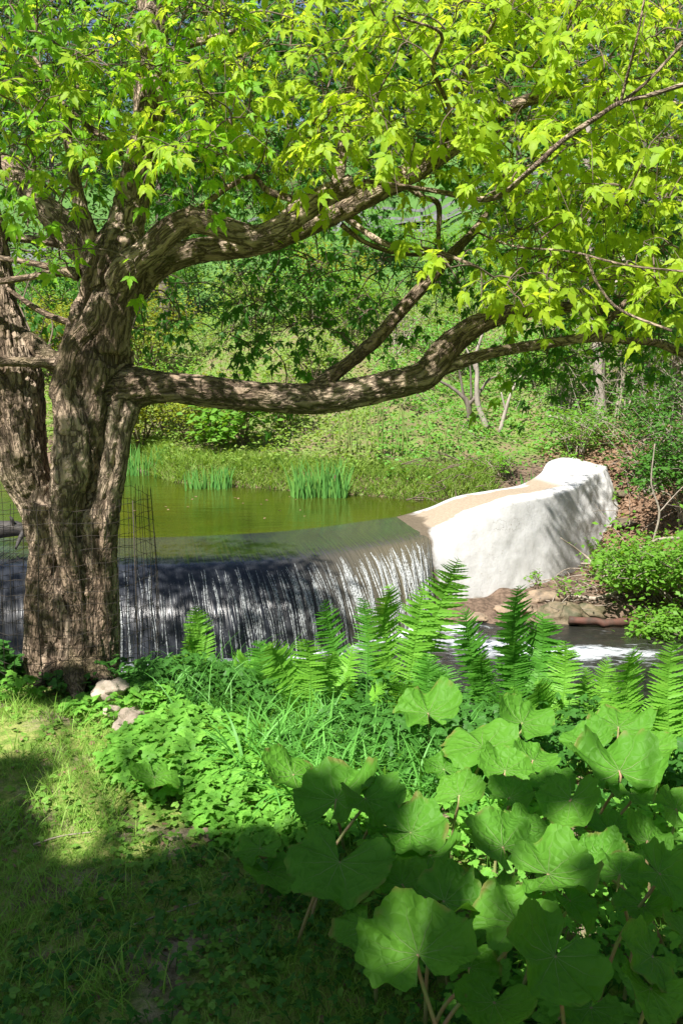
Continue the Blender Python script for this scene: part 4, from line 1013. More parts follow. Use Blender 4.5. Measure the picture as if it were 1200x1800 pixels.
BB = [  # px, py, width, height above lawn, tip, tilt, roll, label
 (272, 1372, 96, .13, 170, 16, 3, 'small lone round leaf with a notch, standing over the lawn left of the others'),
 (503, 1352, 120, .26, 300, 34, 12, 'cupped round leaf half in shade, left of the strap-leaved clump', ),
 (598, 1388, 165, .30, 20, 30, -8, 'broad leaf half lit just below the strap-leaved clump'),
 (650, 1412, 112, .34, 140, 8, 20, 'small folded blue-green shaded leaf in front of the half lit one'),
 (588, 1532, 192, .30, 200, 30, 0, 'largest dark shaded leaf, at the left end of the big leaves'),
 (450, 1498, 92, .18, 220, 20, -10, 'dull shaded leaf lying low left of the largest dark one'),
 (478, 1540, 110, .14, 150, 12, 8, 'low dark leaf half hidden beside the bare soil'),
 (748, 1243, 122, .24, 350, 22, 6, 'bright leaf nearest the falls, right of the strap-leaved clump'),
 (838, 1303, 136, .24, 330, 14, 8, 'flat pale lit leaf under the dark erect fern'),
 (890, 1345, 104, .28, 20, 26, 0, 'light green leaf overlapping the flat pale one'),
 (812, 1388, 100, .30, 30, 32, -6, 'upright lit leaf at the right side of the strap-leaved clump'),
 (905, 1396, 96, .30, 60, 18, -6, 'lit leaf wedged behind the crinkled one'),
 (1082, 1340, 168, .34, 0, 20, 0, 'wide bright leaf at the right in full sun'),
 (1112, 1398, 92, .30, 180, -12, 0, 'small dark leaf seen from below under the wide bright one'),
 (1000, 1418, 128, .38, 200, 48, -14, 'crinkled leaf tilted up with its veins standing out'),
 (872, 1472, 150, .40, 330, 40, 10, 'big upright leaf with pale veins in the middle of the patch'),
 (985, 1532, 178, .40, 80, 12, 0, 'long wavy leaf lying level across the middle of the patch'),
 (728, 1655, 200, .42, 350, 30, -8, 'big sunlit leaf with scalloped edge and tall pale stalk at the bottom'),
 (1085, 1268, 108, .24, 10, 30, 6, 'half shaded leaf between the ferns at the right'),
 (798, 1580, 142, .36, 90, 26, -8, 'mid green leaf behind the scalloped sunlit one'),
 (900, 1605, 158, .36, 350, 30, 8, 'lobed pale leaf above the largest bottom leaf'),
 (965, 1698, 204, .42, 215, 44, 10, 'largest bottom leaf with a dark hole at its stalk'),
 (1138, 1685, 128, .38, 230, 26, 20, 'dark leaf at the lower right corner'),
 (1172, 1545, 128, .40, 120, 34, 20, 'dark leaf cut by the right edge of the picture below the bright one'),
 (1090, 1526, 104, .34, 20, 30, 0, 'mid green leaf right of the long wavy one'),
 (1180, 1412, 84, .38, 320, 50, 24, 'curled pale leaf standing on edge at the right side'),
 (922, 1262, 112, .26, 30, 34, 10, 'shaded leaf around the foot of the dark erect fern'),
 (738, 1462, 128, .30, 90, 14, 0, 'level mid green leaf behind the dark gap in the patch'),
 (752, 1512, 118, .28, 200, 14, -8, 'shaded leaf in the gap left of the big upright one'),
 (1010, 1592, 110, .32, 150, 16, 10, 'dark leaf under the long wavy one'),
 (1130, 1600, 110, .32, 200, 18, 0, 'crumpled dark leaf right of the largest bottom leaf'),
 (702, 1408, 66, .26, 30, 36, 10, 'young upright leaf beside the folded blue-green one'),
 (640, 1640, 130, .24, 200, 22, -6, 'shaded leaf low behind the scalloped sunlit one'),
 (865, 1775, 140, .30, 200, 24, 6, 'near black leaf at the bottom edge'),
 (965, 1372, 86, .30, 340, 24, 0, 'small bright leaf left of the wide bright one'),
 (1195, 1640, 110, .34, 260, 30, 20, 'shaded leaf hanging at the right edge near the bottom'),
 (745, 1570, 60, .26, 0, 30, 0, 'tiny lobed leaf above the scalloped sunlit one'),
 (690, 1455, 90, .24, 120, 18, 0, 'dim low leaf right of the largest dark one'),
 (700, 1545, 92, .26, 330, 24, 6, 'roundish leaf between the largest dark one and the middle of the patch'),
 (860, 1560, 96, .32, 20, 22, 0, 'lit round leaf tucked below the big upright one'),
 (1050, 1500, 90, .33, 340, 24, 0, 'round leaf above the right end of the long wavy one'),
 (930, 1450, 84, .33, 60, 24, 0, 'small round leaf between the upright and the crinkled ones'),
 (1140, 1470, 96, .34, 30, 26, 8, 'round leaf below the dark underside at the right'),
 (1150, 1750, 130, .34, 170, 20, 10, 'dark leaf in the bottom right corner'),
 (1030, 1780, 130, .26, 220, 20, 0, 'dark leaf below the largest bottom leaf'),
 (830, 1690, 110, .28, 30, 20, 0, 'shaded leaf between the two largest bottom leaves'),
 (1060, 1455, 90, .28, 300, 20, 0, 'shaded leaf in the gap right of the crinkled one'),
 (940, 1330, 90, .26, 30, 20, 8, 'bright leaf behind the light green overlapping ones'),
 (1150, 1310, 96, .27, 60, 20, -8, 'sunlit leaf right of the wide bright one'),
 (775, 1345, 80, .2, 340, 24, 0, 'light leaf leaning into the strap-leaved clump'),
 (1020, 1300, 90, .24, 320, 20, 0, 'sunlit leaf in front of the small fern'),
]
for k, b in enumerate(BB):
    butterbur(*b, seed=100+k, cup=.10+.16*random.random(), ruf=.07+.10*random.random())

# ferns
def pinna_tpl():
    V_ = []; F_ = []; n = 10
    for k in range(n+1):
        t = k/n; w_ = .105*(1-t)**.6*(1.0 if k % 2 else .6)+.003
        z = -.10*t*t; V_ += [(t, w_, z+.01), (t, 0, z), (t, -w_, z+.01)]
    for k in range(n):
        a = k*3; F_ += [(a, a+1, a+4, a+3), (a+1, a+2, a+5, a+4)]
    return np.array(V_), np.array(F_)
PT = pinna_tpl()
def frond(root, base, tip, lean, face_, width, mat, npair=54, curl=.25, droop=.2):
    base, tip = np.array(base, float), np.array(tip, float); L = np.linalg.norm(tip-base)
    d = norm(tip-base); face_ = norm(np.array(face_, float)); face_ = norm(face_-d*np.dot(face_, d))
    b1 = base+d*L*.35-face_*lean*L*.5; b2 = base+d*L*.75-face_*lean*L*.6
    tp = tip+face_*curl*L*.12+d*L*.04
    c = curve([base, b1, b2, tip, tp-np.array([0, 0, .03*L])], 10); n = 36
    al = np.concatenate([[0], np.cumsum(np.linalg.norm(np.diff(c, axis=0), axis=1))]); c = np.stack([np.interp(np.linspace(0, al[-1], n), al, c[:, k]) for k in range(3)], -1)
    mb = MB(); V_, F_ = tube(c, np.linspace(.0042, .0010, n), 5, cap=False); mb.add(V_, F_)
    T = norm(np.gradient(c, axis=0)); s_ = np.linspace(.10, .995, npair); idx = s_*(n-1)
    pos = np.stack([np.interp(idx, np.arange(n), c[:, k]) for k in range(3)], -1); Tt = norm(np.stack([np.interp(idx, np.arange(n), T[:, k]) for k in range(3)], -1))
    side = norm(np.cross(Tt, face_)); nf = norm(np.cross(side, Tt))
    prof_ = np.interp(s_, [.1, .3, .5, .7, .84, .94, 1.0], [.18, .60, .92, 1.0, .72, .34, .05])*width
    for sg in (1, -1):
        Xp = norm(side*sg + Tt*(.18+.30*s_[:, None]**2) + rng.normal(0, .09, (npair, 3)) + nf*rng.uniform(-.05, .30, (npair, 1)))
        Z_ = nf*1.0 + np.array([0, 0, .25]) + rng.normal(0, .14, (npair, 3)) ; Z_ = norm(Z_-Xp*(Z_*Xp).sum(1)[:, None]); Y_ = np.cross(Z_, Xp)
        V_, F_ = inst(PT[0]*np.array([1, 1.0, 1]), PT[1], pos+Tt*rng.normal(0, .002, (npair, 1)), Xp, Y_, Z_, prof_*rng.uniform(.9, 1.08, npair)); mb.add(V_, F_)
    mb.build('frond', M[mat], root)
def fern(px, py, D, tips, mat, label, extra_=3, ln=.45, wd=.085):
    p = P(px, py, D); b = np.array([p.x, p.y, tz(p.x, p.y)-.01])
    root = empty('fern', tuple(b), label, 'fern', 'ostrich ferns along the bank')
    for (tx, ty, tD, w_, fx) in tips:
        tp = np.array(P(tx, ty, tD)); frond(root, b+rng.normal(0, .02, 3)*np.array([1, 1, 0]), tp+rng.normal(0, .03, 3), rng.uniform(.02, .22), (fx, -1, .45), w_*rng.uniform(.9, 1.15), mat, curl=rng.uniform(-.5, .6))
    for k in range(extra_):
        a = rng.uniform(0, 6.283); l = ln*rng.uniform(.6, 1.0); sp_ = rng.uniform(.35, .95); o = np.array([math.cos(a)*sp_, math.sin(a)*sp_, 1-.35*sp_])*l
        frond(root, b+o*.03, b+o, .12, (-math.cos(a), -math.sin(a)-.2, .7), wd*rng.uniform(.8, 1.1), mat, npair=44, curl=-.2)
FERNS = [
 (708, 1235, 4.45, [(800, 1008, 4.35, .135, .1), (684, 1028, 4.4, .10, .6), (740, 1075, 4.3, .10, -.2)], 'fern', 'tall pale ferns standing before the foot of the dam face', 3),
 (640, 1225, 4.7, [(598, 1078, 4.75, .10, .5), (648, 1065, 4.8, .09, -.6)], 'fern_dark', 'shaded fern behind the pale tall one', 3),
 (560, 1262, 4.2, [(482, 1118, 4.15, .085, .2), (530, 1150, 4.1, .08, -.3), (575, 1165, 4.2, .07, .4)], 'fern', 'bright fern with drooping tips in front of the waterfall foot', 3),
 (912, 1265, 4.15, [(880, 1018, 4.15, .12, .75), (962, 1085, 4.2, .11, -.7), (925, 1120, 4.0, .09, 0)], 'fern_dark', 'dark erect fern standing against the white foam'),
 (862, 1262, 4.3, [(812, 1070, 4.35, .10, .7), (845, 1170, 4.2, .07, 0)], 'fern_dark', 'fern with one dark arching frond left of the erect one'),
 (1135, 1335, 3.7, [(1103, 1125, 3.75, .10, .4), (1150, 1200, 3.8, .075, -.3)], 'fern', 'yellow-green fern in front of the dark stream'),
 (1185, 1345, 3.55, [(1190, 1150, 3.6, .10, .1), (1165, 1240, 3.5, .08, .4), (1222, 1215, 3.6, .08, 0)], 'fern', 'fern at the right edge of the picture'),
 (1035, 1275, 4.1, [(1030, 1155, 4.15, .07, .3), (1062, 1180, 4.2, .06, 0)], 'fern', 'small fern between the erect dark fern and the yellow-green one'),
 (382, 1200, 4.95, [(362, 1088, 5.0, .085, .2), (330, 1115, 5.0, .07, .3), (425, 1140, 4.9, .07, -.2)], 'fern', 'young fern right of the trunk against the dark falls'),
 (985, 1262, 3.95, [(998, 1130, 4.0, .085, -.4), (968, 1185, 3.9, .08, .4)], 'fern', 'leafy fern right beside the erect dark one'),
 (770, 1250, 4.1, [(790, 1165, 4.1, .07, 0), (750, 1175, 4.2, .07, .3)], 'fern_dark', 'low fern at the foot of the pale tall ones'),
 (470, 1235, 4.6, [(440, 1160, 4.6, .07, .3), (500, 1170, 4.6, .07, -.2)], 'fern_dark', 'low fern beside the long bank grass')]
for f in FERNS: fern(*f)

# stones, sticks on the lawn
def stone(c, r, seed, mat, label, name='stone', cat='stone', flat=1, group=None, sub=32, rough=.28):
    V_, F_ = rockmesh(c, r, seed, flat, sub, rough); mb = MB(); mb.add(V_, F_); o = mb.build(name, M[mat]); return tag(o, label, cat, group)
p = P(197, 1236, 4.2); stone((p.x, p.y, tz(p.x, p.y)+.10), (.075, .06, .055), 3, 'stone_pale', 'upper of two pale flat stones near the trunk', rough=.5, flat=.75)
p = P(228, 1275, 3.95); stone((p.x, p.y, tz(p.x, p.y)+.045), (.062, .12, .055), 4, 'stone_pale', 'lower and longer of two pale stones beside the herb bed', rough=.5, flat=.8)
p = P(212, 1262, 4.0); stone((p.x-.03, p.y, tz(p.x, p.y)+.06), (.035, .03, .03), 8, 'stone_pale', 'smallest pale stone wedged between the two larger ones', rough=.4)
p = P(370, 1470, 3.0); stone((p.x, p.y, tz(p.x, p.y)), (.035, .03, .028), 6, 'rock_tan', 'small brown stone at the edge of the shaded lawn')
def stick(pts, r, mat, label, name='fallen_twig', cat='twig'):
    c = curve(pts, 5); V_, F_ = tube(c, np.linspace(r, r*.4, len(c)), 6); mb = MB(); mb.add(V_, F_); return tag(mb.build(name, M[mat]), label, cat)
def gp(px, py, dz=.012): q_ = PZ(px, py, 0); return (q_.x, q_.y, tz(q_.x, q_.y)+dz)
stick([gp(235, 1640), gp(300, 1610), gp(362, 1592)], .003, 'twig_pale', 'thin pale twig lying on the shaded lawn')
stick([gp(415, 1622), gp(430, 1632), gp(440, 1642)], .005, 'twig_pale', 'short thick twig on the bare soil')
stick([gp(60, 1500), gp(110, 1488), gp(170, 1478)], .004, 'twig_pale', 'pale twig lying in the sunlit grass')

# wire mesh guard round the maple
c0 = P(118, 1170, 4.85); gr = .42; gz0 = tz(c0.x, c0.y)-.02
mb = MB(); nv = 44; zt = .86
def gpt(a, z):
    wob = .016*math.sin(a*3+z*4)+.012*math.sin(a*7+1)+.05*math.exp(-((a-R(350))/.25)**2)*0
    r = gr+wob; lean = .03*(z/zt)
    return (c0.x+r*math.cos(a)*1.02+lean*.2, c0.y+r*math.sin(a)*.95, z)
for k in range(nv):
    a = 2*math.pi*k/nv; top = zt-.02*rng.random()
    pts = [gpt(a+.012*math.sin(z*9+k), z)+np.array(0)*0 for z in np.linspace(gz0, top, 8)]
    V_, F_ = tube(pts, .0013 if k % 11 else .0022, 4, cap=False); mb.add(V_, F_)
for z in np.arange(gz0+.05, zt+.001, .0635):
    pts = [gpt(a, z+.006*math.sin(a*5+z*20)+.004*math.sin(a*17)) for a in np.linspace(0, 2*math.pi, 60)]
    V_, F_ = tube(pts, .0012, 4, cap=False); mb.add(V_, F_)
guard = mb.build('wire_guard', M['wire']); tag(guard, 'rusty wire mesh cylinder standing round the trunk foot', 'wire mesh')
gq = P(240, 1100, 4.62); mb = MB(); V_, F_ = tube([(gq.x, gq.y, gz0), (gq.x+.004, gq.y, .35), (gq.x+.006, gq.y-.01, .84)], .0028, 5); mb.add(V_, F_)
tag(mb.build('garden_stake', M['wire']), 'thin dark stake holding the right side of the wire mesh', 'stake')

# ------------------------------------------------------------------ far bank, hillside, thickets
def hillpt(px, py, D):
    p = P(px, py, D); return p.x, p.y, tz(p.x, p.y)
n = 160000
y = 15.6+rng.random(n)**.75*17; x = rng.uniform(-.44, .46, n)*y
ysx = np.interp(x, YS_X, YS_Y); z0 = terrain(x, y)
q = np.stack([x, y, x*0], -1); d1 = fbm(q*.9, 3, 91); d2 = fbm(q*3.1, 2, 93)
inb = (y > ysx+.18) & ~((x > 3.9) & (y < 17.8)) & (z0 > -1.0)
bankbrown = (x > 1.1) & (x < 4.2) & (y < ysx+1.0)
fresh = (x > .6) & (x < 5.5) & (y < 25)
dens = d1*.6+d2*.35+.25+fresh*.45-bankbrown*1.0
keep = inb & (rng.random(n) < np.clip(.35+dens, .06, 1))
x, y, z0, d1, d2, fresh = x[keep], y[keep], z0[keep], d1[keep], d2[keep], fresh[keep]
h = (.04+.50*np.clip(d2+.35, 0, 1.2))*rng.random(len(x))**.6
pos = np.stack([x, y, z0+h], -1); sz = rng.uniform(.03, .10, len(x))*(.7+.3*y/20)
k = fresh & (rng.random(len(x)) < .8)
tag(scatter('hillside_herbs', pos[k], rdir(k.sum(), -.4, .5), upn(k.sum(), .6), sz[k], 'hill_leaf2'), 'fresh green herbs covering the slope beyond the dam', 'herbs', kind='stuff')
tag(scatter('hillside_growth', pos[~k], rdir((~k).sum(), -.4, .5), upn((~k).sum(), .6), sz[~k], 'hill_leaf'), 'yellowish mixed growth covering the hillside beyond the pond', 'herbs', kind='stuff')
# grassy fringe at the waterline
n = 16000; x = rng.uniform(-5, 2.6, n); ysx = np.interp(x, YS_X, YS_Y); y = ysx+rng.random(n)**1.3*1.3+.0
z0 = terrain(x, y); ok = z0 > -1.13; pos = np.stack([x, y, z0], -1)[ok]; m = len(pos)
V_, F_ = blades(pos, rng.uniform(.10, .30, m), rng.uniform(.008, .018, m), rng.uniform(.1, .8, m), rng.uniform(.1, .9, m), 3)
tag(npmesh('bank_grass', V_, F_, M['hill_leaf']), 'soft grass fringing the far edge of the pond', 'grass', kind='stuff')
# dead stems and brush lying in the brown bank and thicket floor
def sticks(name, n, xr, yr, l0, l1, r, mat, label, zf=.25, zo=.0, cat='brush'):
    mb = MB()
    for _ in range(n):
        x, y = rng.uniform(*xr), rng.uniform(*yr); z = tz(x, y)+zo*rng.random()
        a = rng.uniform(0, 6.283); l = rng.uniform(l0, l1); d = np.array([math.cos(a), math.sin(a), rng.uniform(-.1, zf)])*l
        p0 = np.array([x, y, z]); p = curve([p0, p0+d*.5+rng.normal(0, .08*l, 3), p0+d], 3)
        V_, F_ = tube(p, np.linspace(r, r*.3, len(p)), 4, cap=False); mb.add(V_, F_)
    return tag(mb.build(name, M[mat]), label, cat, kind='stuff')
sticks('bank_roots', 170, (1.0, 3.9), (16.0, 17.5), .15, .6, .011, 'twig', 'dark roots and dead twigs tangled in the brown bank', .5, .25)
sticks('dry_brush', 200, (-1, 6), (19, 29), .4, 1.1, .006, 'twig_pale', 'bare pale brush standing among the hillside growth', 1.6, .1)
sticks('driftwood_twigs', 90, (2.6, 5.2), (12.9, 15.0), .2, .9, .009, 'twig_pale', 'pale driftwood twigs strewn at the foot of the dam', .3, .06)
sticks('thicket_twigs', 520, (4.3, 8.5), (14.5, 20), .5, 1.6, .006, 'twig_pale', 'tangle of bare pale twigs in the thicket above the leaf litter', 1.2, 1.4)
# leaf litter right of the dam
n = 9000; x = rng.uniform(3.6, 7.5, n); y = rng.uniform(13.2, 19, n); z0 = terrain(x, y)
pos = np.stack([x, y, z0+rng.uniform(0, .05, n)], -1)
tag(scatter('leaf_litter', pos, rdir(n, -.4, .4), upn(n, .8), rng.uniform(.05, .10, n), 'dry'), 'pinkish brown fallen leaves on the slope right of the dam', 'leaf litter', kind='stuff')

def shrub(x, y, h, w_, n, ls, mat, label, name='shrub', stems=9, twmat='twig', base=None, gaps=.55, lean=(0, 0), group=None, tpl=CARD, cat='shrub', bare=False):
    z = tz(x, y)-.05 if base is None else base
    root = empty(name, (x, y, z), label, cat, group)
    mb = MB(); tips = []
    for s_ in range(stems):
        a = rng.uniform(0, 6.283); r = w_*.5*math.sqrt(rng.random())
        e1 = np.array([x+r*math.cos(a)+lean[0], y+r*math.sin(a)+lean[1], z+h*rng.uniform(.55, 1.0)*(1-.35*(r/w_*2)**2)])
        b = np.array([x+rng.normal(0, .08*w_), y+rng.normal(0, .08*w_), z]); m = b*.45+e1*.55+np.array([0, 0, .12*h])-np.array([lean[0], lean[1], 0])*.15
        c = curve([b, m, e1], 5); r0 = .006+.006*h; V_, F_ = tube(c, np.linspace(r0, r0*.3, len(c)), 5, cap=False); mb.add(V_, F_)
        for t_ in range(6):
            k = rng.integers(4, len(c)); dv = rng.normal(0, 1, 3); dv[2] = abs(dv[2])*.6; dv = norm(dv)*w_*rng.uniform(.14, .34)
            e2 = c[k]+dv; p = curve([c[k], c[k]+dv*.5+np.array([0, 0, .03]), e2], 3); V_, F_ = tube(p, np.linspace(r0*.4, r0*.12, len(p)), 4, cap=False); mb.add(V_, F_)
            tips.append(e2); tips.append(p[len(p)//2])
    mb.build('stems', M[twmat], root)
    tips = np.array(tips); sel = rng.random(len(tips)) < .85; tips = tips[sel] if sel.any() else tips
    i = rng.integers(0, len(tips), n); sig = w_*.075*(gaps+.5)
    pos = tips[i]+rng.normal(0, 1, (n, 3))*sig*np.array([1, 1, .75])
    out = norm(pos-np.array([x, y, z+h*.4]))
    Xb, Yb, Zb = basis(rdir(n, -.5, .4), upn(n, .45)+out*.5); V_, F_ = inst(tpl[0], tpl[1], pos, Xb, Yb, Zb, rng.uniform(.6, 1.2, n)*ls)
    npmesh('foliage', V_, F_, M[mat], root)
    return root
SH = [
 (330, 33, 2.2, 3.4, 1500, .13, 'shrub_green', 'round bush on the upper slope just right of the main stem'),
 (420, 36, 2.6, 3.6, 1700, .14, 'shrub_dark', 'dark bush on the upper slope below the big upper limb'),
 (520, 34, 2.2, 3.2, 1500, .13, 'shrub_green', 'green bush on the upper slope above the hanging sprays'),
 (660, 35.5, 1.5, 3.0, 1300, .13, 'hill_leaf2', 'light bush just below the rail fence'),
 (780, 33, 2.0, 3.2, 1500, .13, 'shrub_green', 'green bush below the right end of the rail fence'),
 (590, 31, 1.6, 2.6, 1100, .12, 'shrub_yellow', 'yellowish bush on the slope above the slanting branch'),
 (880, 36, 2.6, 3.6, 1700, .14, 'shrub_dark', 'dark bush on the upper slope behind the bright leaves'),
 (220, 38, 3.0, 4.0, 1900, .15, 'shrub_dark', 'dark bush on the upper slope behind the main stem'), # px, D, h, w, n, leaf, mat, label
 (245, 20.6, 1.5, 1.7, 1700, .085, 'shrub_yellow', 'yellow-green bush just right of the trunk at the water'),
 (335, 20.3, 1.3, 1.9, 1700, .08, 'shrub_yellow', 'low yellow-green bush overhanging the pond left of the broad-leaved one'),
 (290, 22.0, 1.6, 2.2, 1800, .08, 'shrub_green', 'soft green bush behind the yellow-green ones'),
 (425, 19.6, 1.25, 1.5, 520, .15, 'shrub_green', 'broad-leaved bush on the far bank under the low limb'),
 (385, 19.2, .8, .9, 260, .13, 'shrub_green', 'small broad-leaved bush at the left foot of the larger one'),
 (500, 20.4, 1.1, 1.3, 700, .09, 'hill_leaf', 'pale bush under the middle of the low limb'),
 (255, 27.0, 2.4, 3.0, 2600, .10, 'shrub_yellow', 'tall yellow bush on the slope seen right of the trunk'),
 (95, 27.5, 2.4, 2.6, 2400, .10, 'shrub_yellow', 'yellow bush on the slope seen between the two stems'),
 (110, 31, 3.4, 3.2, 2600, .12, 'shrub_green', 'green bush higher up seen between the two stems'),
 (560, 23.5, 1.2, 1.8, 900, .09, 'hill_leaf', 'thin bush on the slope above the middle iris clump'),
 (640, 26.0, 1.6, 2.4, 1300, .10, 'shrub_green', 'rounded green bush on the slope under the slanting branch'),
 (560, 28.5, 1.8, 2.8, 1500, .11, 'hill_leaf2', 'light green bush on the slope between the two limbs'),
 (700, 25, 1.4, 1.6, 240, .08, 'hill_leaf', 'brownish twiggy bush under the slanting branch'),
 (450, 29, 1.7, 3.0, 1500, .11, 'hill_leaf', 'pale scrubby bush above the low limb'),
 (790, 24, 1.4, 2.0, 1100, .09, 'hill_leaf2', 'fresh green bush above the bare saplings'),
 (905, 22.5, 1.4, 1.8, 1000, .085, 'hill_leaf2', 'leafy bush under the thin right-hand branch'),
 (985, 20.2, 1.9, 2.0, 1300, .075, 'shrub_green', 'twiggy bush left of the pale trunk'),
 (1095, 19.2, 2.6, 2.2, 1300, .075, 'shrub_green', 'tall twiggy bush right of the pale trunk'),
 (1180, 18.2, 3.4, 2.4, 1900, .075, 'shrub_green', 'dense tall bush at the right edge of the picture'),
 (1020, 17.9, .9, 1.3, 420, .07, 'shrub_green', 'low thorny bush behind the end of the dam'),
 (1165, 16.2, 1.9, 1.6, 1500, .075, 'shrub_dark', 'dark bush over the leaf litter'),
 (1225, 14.8, 1.8, 1.7, 1700, .08, 'shrub_dark', 'dark leafy bush at the right edge above the stream'),
 (860, 27.5, 2.0, 2.6, 1500, .10, 'shrub_green', 'green bush high on the slope behind the limb end'),
 (1010, 25.5, 2.6, 3.0, 2000, .10, 'shrub_green', 'big bush on the slope behind the pale trunk'),
 (880, 17.25, .45, .7, 260, .06, 'shrub_green', 'small leafy bush beside the iris at the upper dam edge'),
]
for (px, D, h, w_, n, ls, mat, lab) in SH:
    p = P(px, 700, D); twm = 'twig_pale' if px > 680 else 'twig'
    shrub(p.x, p.y, h, w_, int(n*(2.3 if px > 960 else 1.4)), ls, mat, lab, stems=8 + int(w_*3), twmat=twm)
# bright boughs overhanging the stream at the right
for (px, py, D, h, w_, n, mat, lab, ln_) in [
   (1225, 1000, 12.9, 1.2, 1.7, 4200, 'shrub_green', 'bright drooping bush hanging over the stream at the right edge', (-.45, -.1)),
   (1150, 1010, 13.5, .85, 1.2, 2300, 'shrub_green', 'bright low bush on the stream bank right of the boulder', (-.35, -.1)),
   (1195, 1110, 12.5, .6, 1.0, 1600, 'shrub_green', 'leafy bough touching the dark water at the right edge', (-.3, -.2))]:
    p = P(px, py, D); shrub(p.x, p.y, h, w_, n, .075, mat, lab, stems=14, twmat='twig_pale', lean=ln_, gaps=.6)
# sprigs by the boulder
for (px, D, n, lab) in [(935, 13.6, 45, 'leafy sprig on the tan rock'), (1000, 13.4, 60, 'leafy sprig right of the boulder'), (1040, 14.6, 60, 'leafy sprig above the driftwood'), (1030, 15.6, 70, 'thin leafy shoot crossing the white concrete'), (1062, 16.6, 120, 'leafy sprig overhanging the far end of the dam'), (1000, 17.3, 110, 'leafy sprig behind the top of the dam end')]:
    p = P(px, 1050, D); shrub(p.x, p.y, .42, .5, n, .07, 'shrub_green', lab, name='sprig', stems=4, cat='sprig')
# branches that throw the streaky shadow on the white face
def shade_bough(px, py, D, label):
    pass

# iris clumps
def iris(px, D, w_, h, n, label):
    p = P(px, 860, D); x0, y0 = p.x, p.y; z = max(-1.14, tz(x0, y0)-.03); n = n
    x = x0+rng.uniform(-.5, .5, n)*w_; y = y0+rng.normal(0, .12, n); root_z = z
    ln = h*rng.uniform(.45, 1.05, n); a = rng.uniform(0, 6.283, n)
    V_ = []; lean = rng.normal(0, .17, n)+ (x-x0)/w_*.18; ln2 = rng.normal(0, .06, n); w0 = rng.uniform(.016, .032, n)
    for k in range(6):
        t = k/5; c = np.stack([x+ln*lean*t**1.6, y+ln*ln2*t, root_z+ln*t-ln*.05*t**3], -1)
        hw = w0*.5*(1-t**3.5)+.001; d = np.stack([np.cos(a), np.sin(a)*.4, 0*a], -1)*hw[:, None]; V_ += [c-d, c+d]
    V_ = np.stack(V_, 1); F_ = np.array([[2*k, 2*k+1, 2*k+3, 2*k+2] for k in range(5)])[None]+(np.arange(n)*12)[:, None, None]
    return tag(npmesh('iris_clump', V_.reshape(-1, 3), F_.reshape(-1, 4), M['iris']), label, 'iris', 'iris clumps at the pond edge')
iris(258, 19.4, .95, .66, 120, 'sparse iris clump nearest the trunk')
iris(368, 17.75, .78, .48, 120, 'short blue-green iris clump with a dry red tip, left of the grassy bank')
iris(560, 16.75, .92, .74, 190, 'tallest and widest iris clump, in the middle of the far bank')
iris(925, 16.95, .22, .52, 34, 'narrow iris clump behind the upper edge of the dam')
n = 90; x = rng.uniform(-4.5, 1.2, n); y = rng.uniform(14.3, 16.8, n); ok = y < np.interp(x, YS_X, YS_Y)-.1
x, y = x[ok], y[ok]; x, y = x[::3], y[::3]; pos = np.stack([x, y, np.full(len(x), -1.094)], -1)
tag(scatter('floating_leaves', pos, rdir(len(x), 0, .02), upn(len(x), .04), rng.uniform(.03, .07, len(x)), 'dry'), 'small dead leaves floating on the pond', 'floating leaves', kind='stuff')
# tall stalks
def stalks(px, D, n, h, label):
    p = P(px, 800, D); r = empty('tall_stalks', (p.x, p.y, tz(p.x, p.y)), label, 'stalks', 'clumps of tall stalks')
    for _ in range(n):
        mb = MB()
        x, y = p.x+rng.normal(0, .28), p.y+rng.normal(0, .2); z = tz(x, y); hh = h*rng.uniform(.5, 1)
        c = curve([(x, y, z), (x+rng.normal(0, .03), y, z+hh*.5), (x+rng.normal(0, .08), y, z+hh)], 4); V_, F_ = tube(c, np.linspace(.016, .007, len(c)), 5); mb.add(V_, F_); mb.build('stalk', M['stem'], r)
stalks(618, 18.4, 13, 1.15, 'upright stalks above the right side of the tallest iris clump')
stalks(672, 18.2, 12, 1.25, 'tall stalks left of the bare saplings')
stalks(770, 18.2, 8, .8, 'short pale stalks above the brown bank')
# bare saplings and the pale trunk
def sapling(pts_list, mat, label, name='bare_sapling', cat='sapling'):
    b = pts_list[0][0]; root = empty(name, tuple(b[:3]), label, cat); first = True
    for l in pts_list:
        c = curve(l, 6); V_, F_ = tube(c[:, :3], c[:, 3], 8); V_ = V_+ (noise3(V_*9, 4)*.006)[:, None]; mb = MB(); mb.add(V_, F_); mb.build('trunk' if first else 'limb', M[mat], root); first = False
D = 20.3
sapling([[pr(825, 775, D, 6), pr(823, 715, D, 5), pr(805, 690, D, 3.5), pr(770, 668, D, 2)], [pr(822, 712, D, 4), pr(842, 690, D, 3), pr(858, 668, D, 2), pr(880, 660, D, 1.3)], [pr(815, 700, D, 2.5), pr(806, 650, D, 1.8), pr(790, 600, D, 1)], [pr(828, 705, D, 2.5), pr(825, 640, D, 1.5), pr(812, 590, D, 1)]], 'far_bark', 'forked dark bare sapling left of the reddish one')
D = 19.9
sapling([[pr(855, 752, D, 5), pr(845, 728, D, 5), pr(838, 700, D, 4.5), pr(838, 655, D, 4), pr(836, 625, D, 3), pr(850, 580, D, 2)], [pr(838, 660, D, 3), pr(828, 630, D, 2), pr(812, 600, D, 1.2)]], 'pale_bark', 'reddish bare sapling with a bent foot')
sapling([[pr(878, 760, D, 4), pr(890, 715, D, 3), pr(900, 685, D, 2), pr(915, 660, D, 1.2)], [pr(888, 722, D, 2.2), pr(880, 690, D, 1.2)]], 'pale_bark', 'thin pale leaning sapling right of the reddish one')
D = 19.0
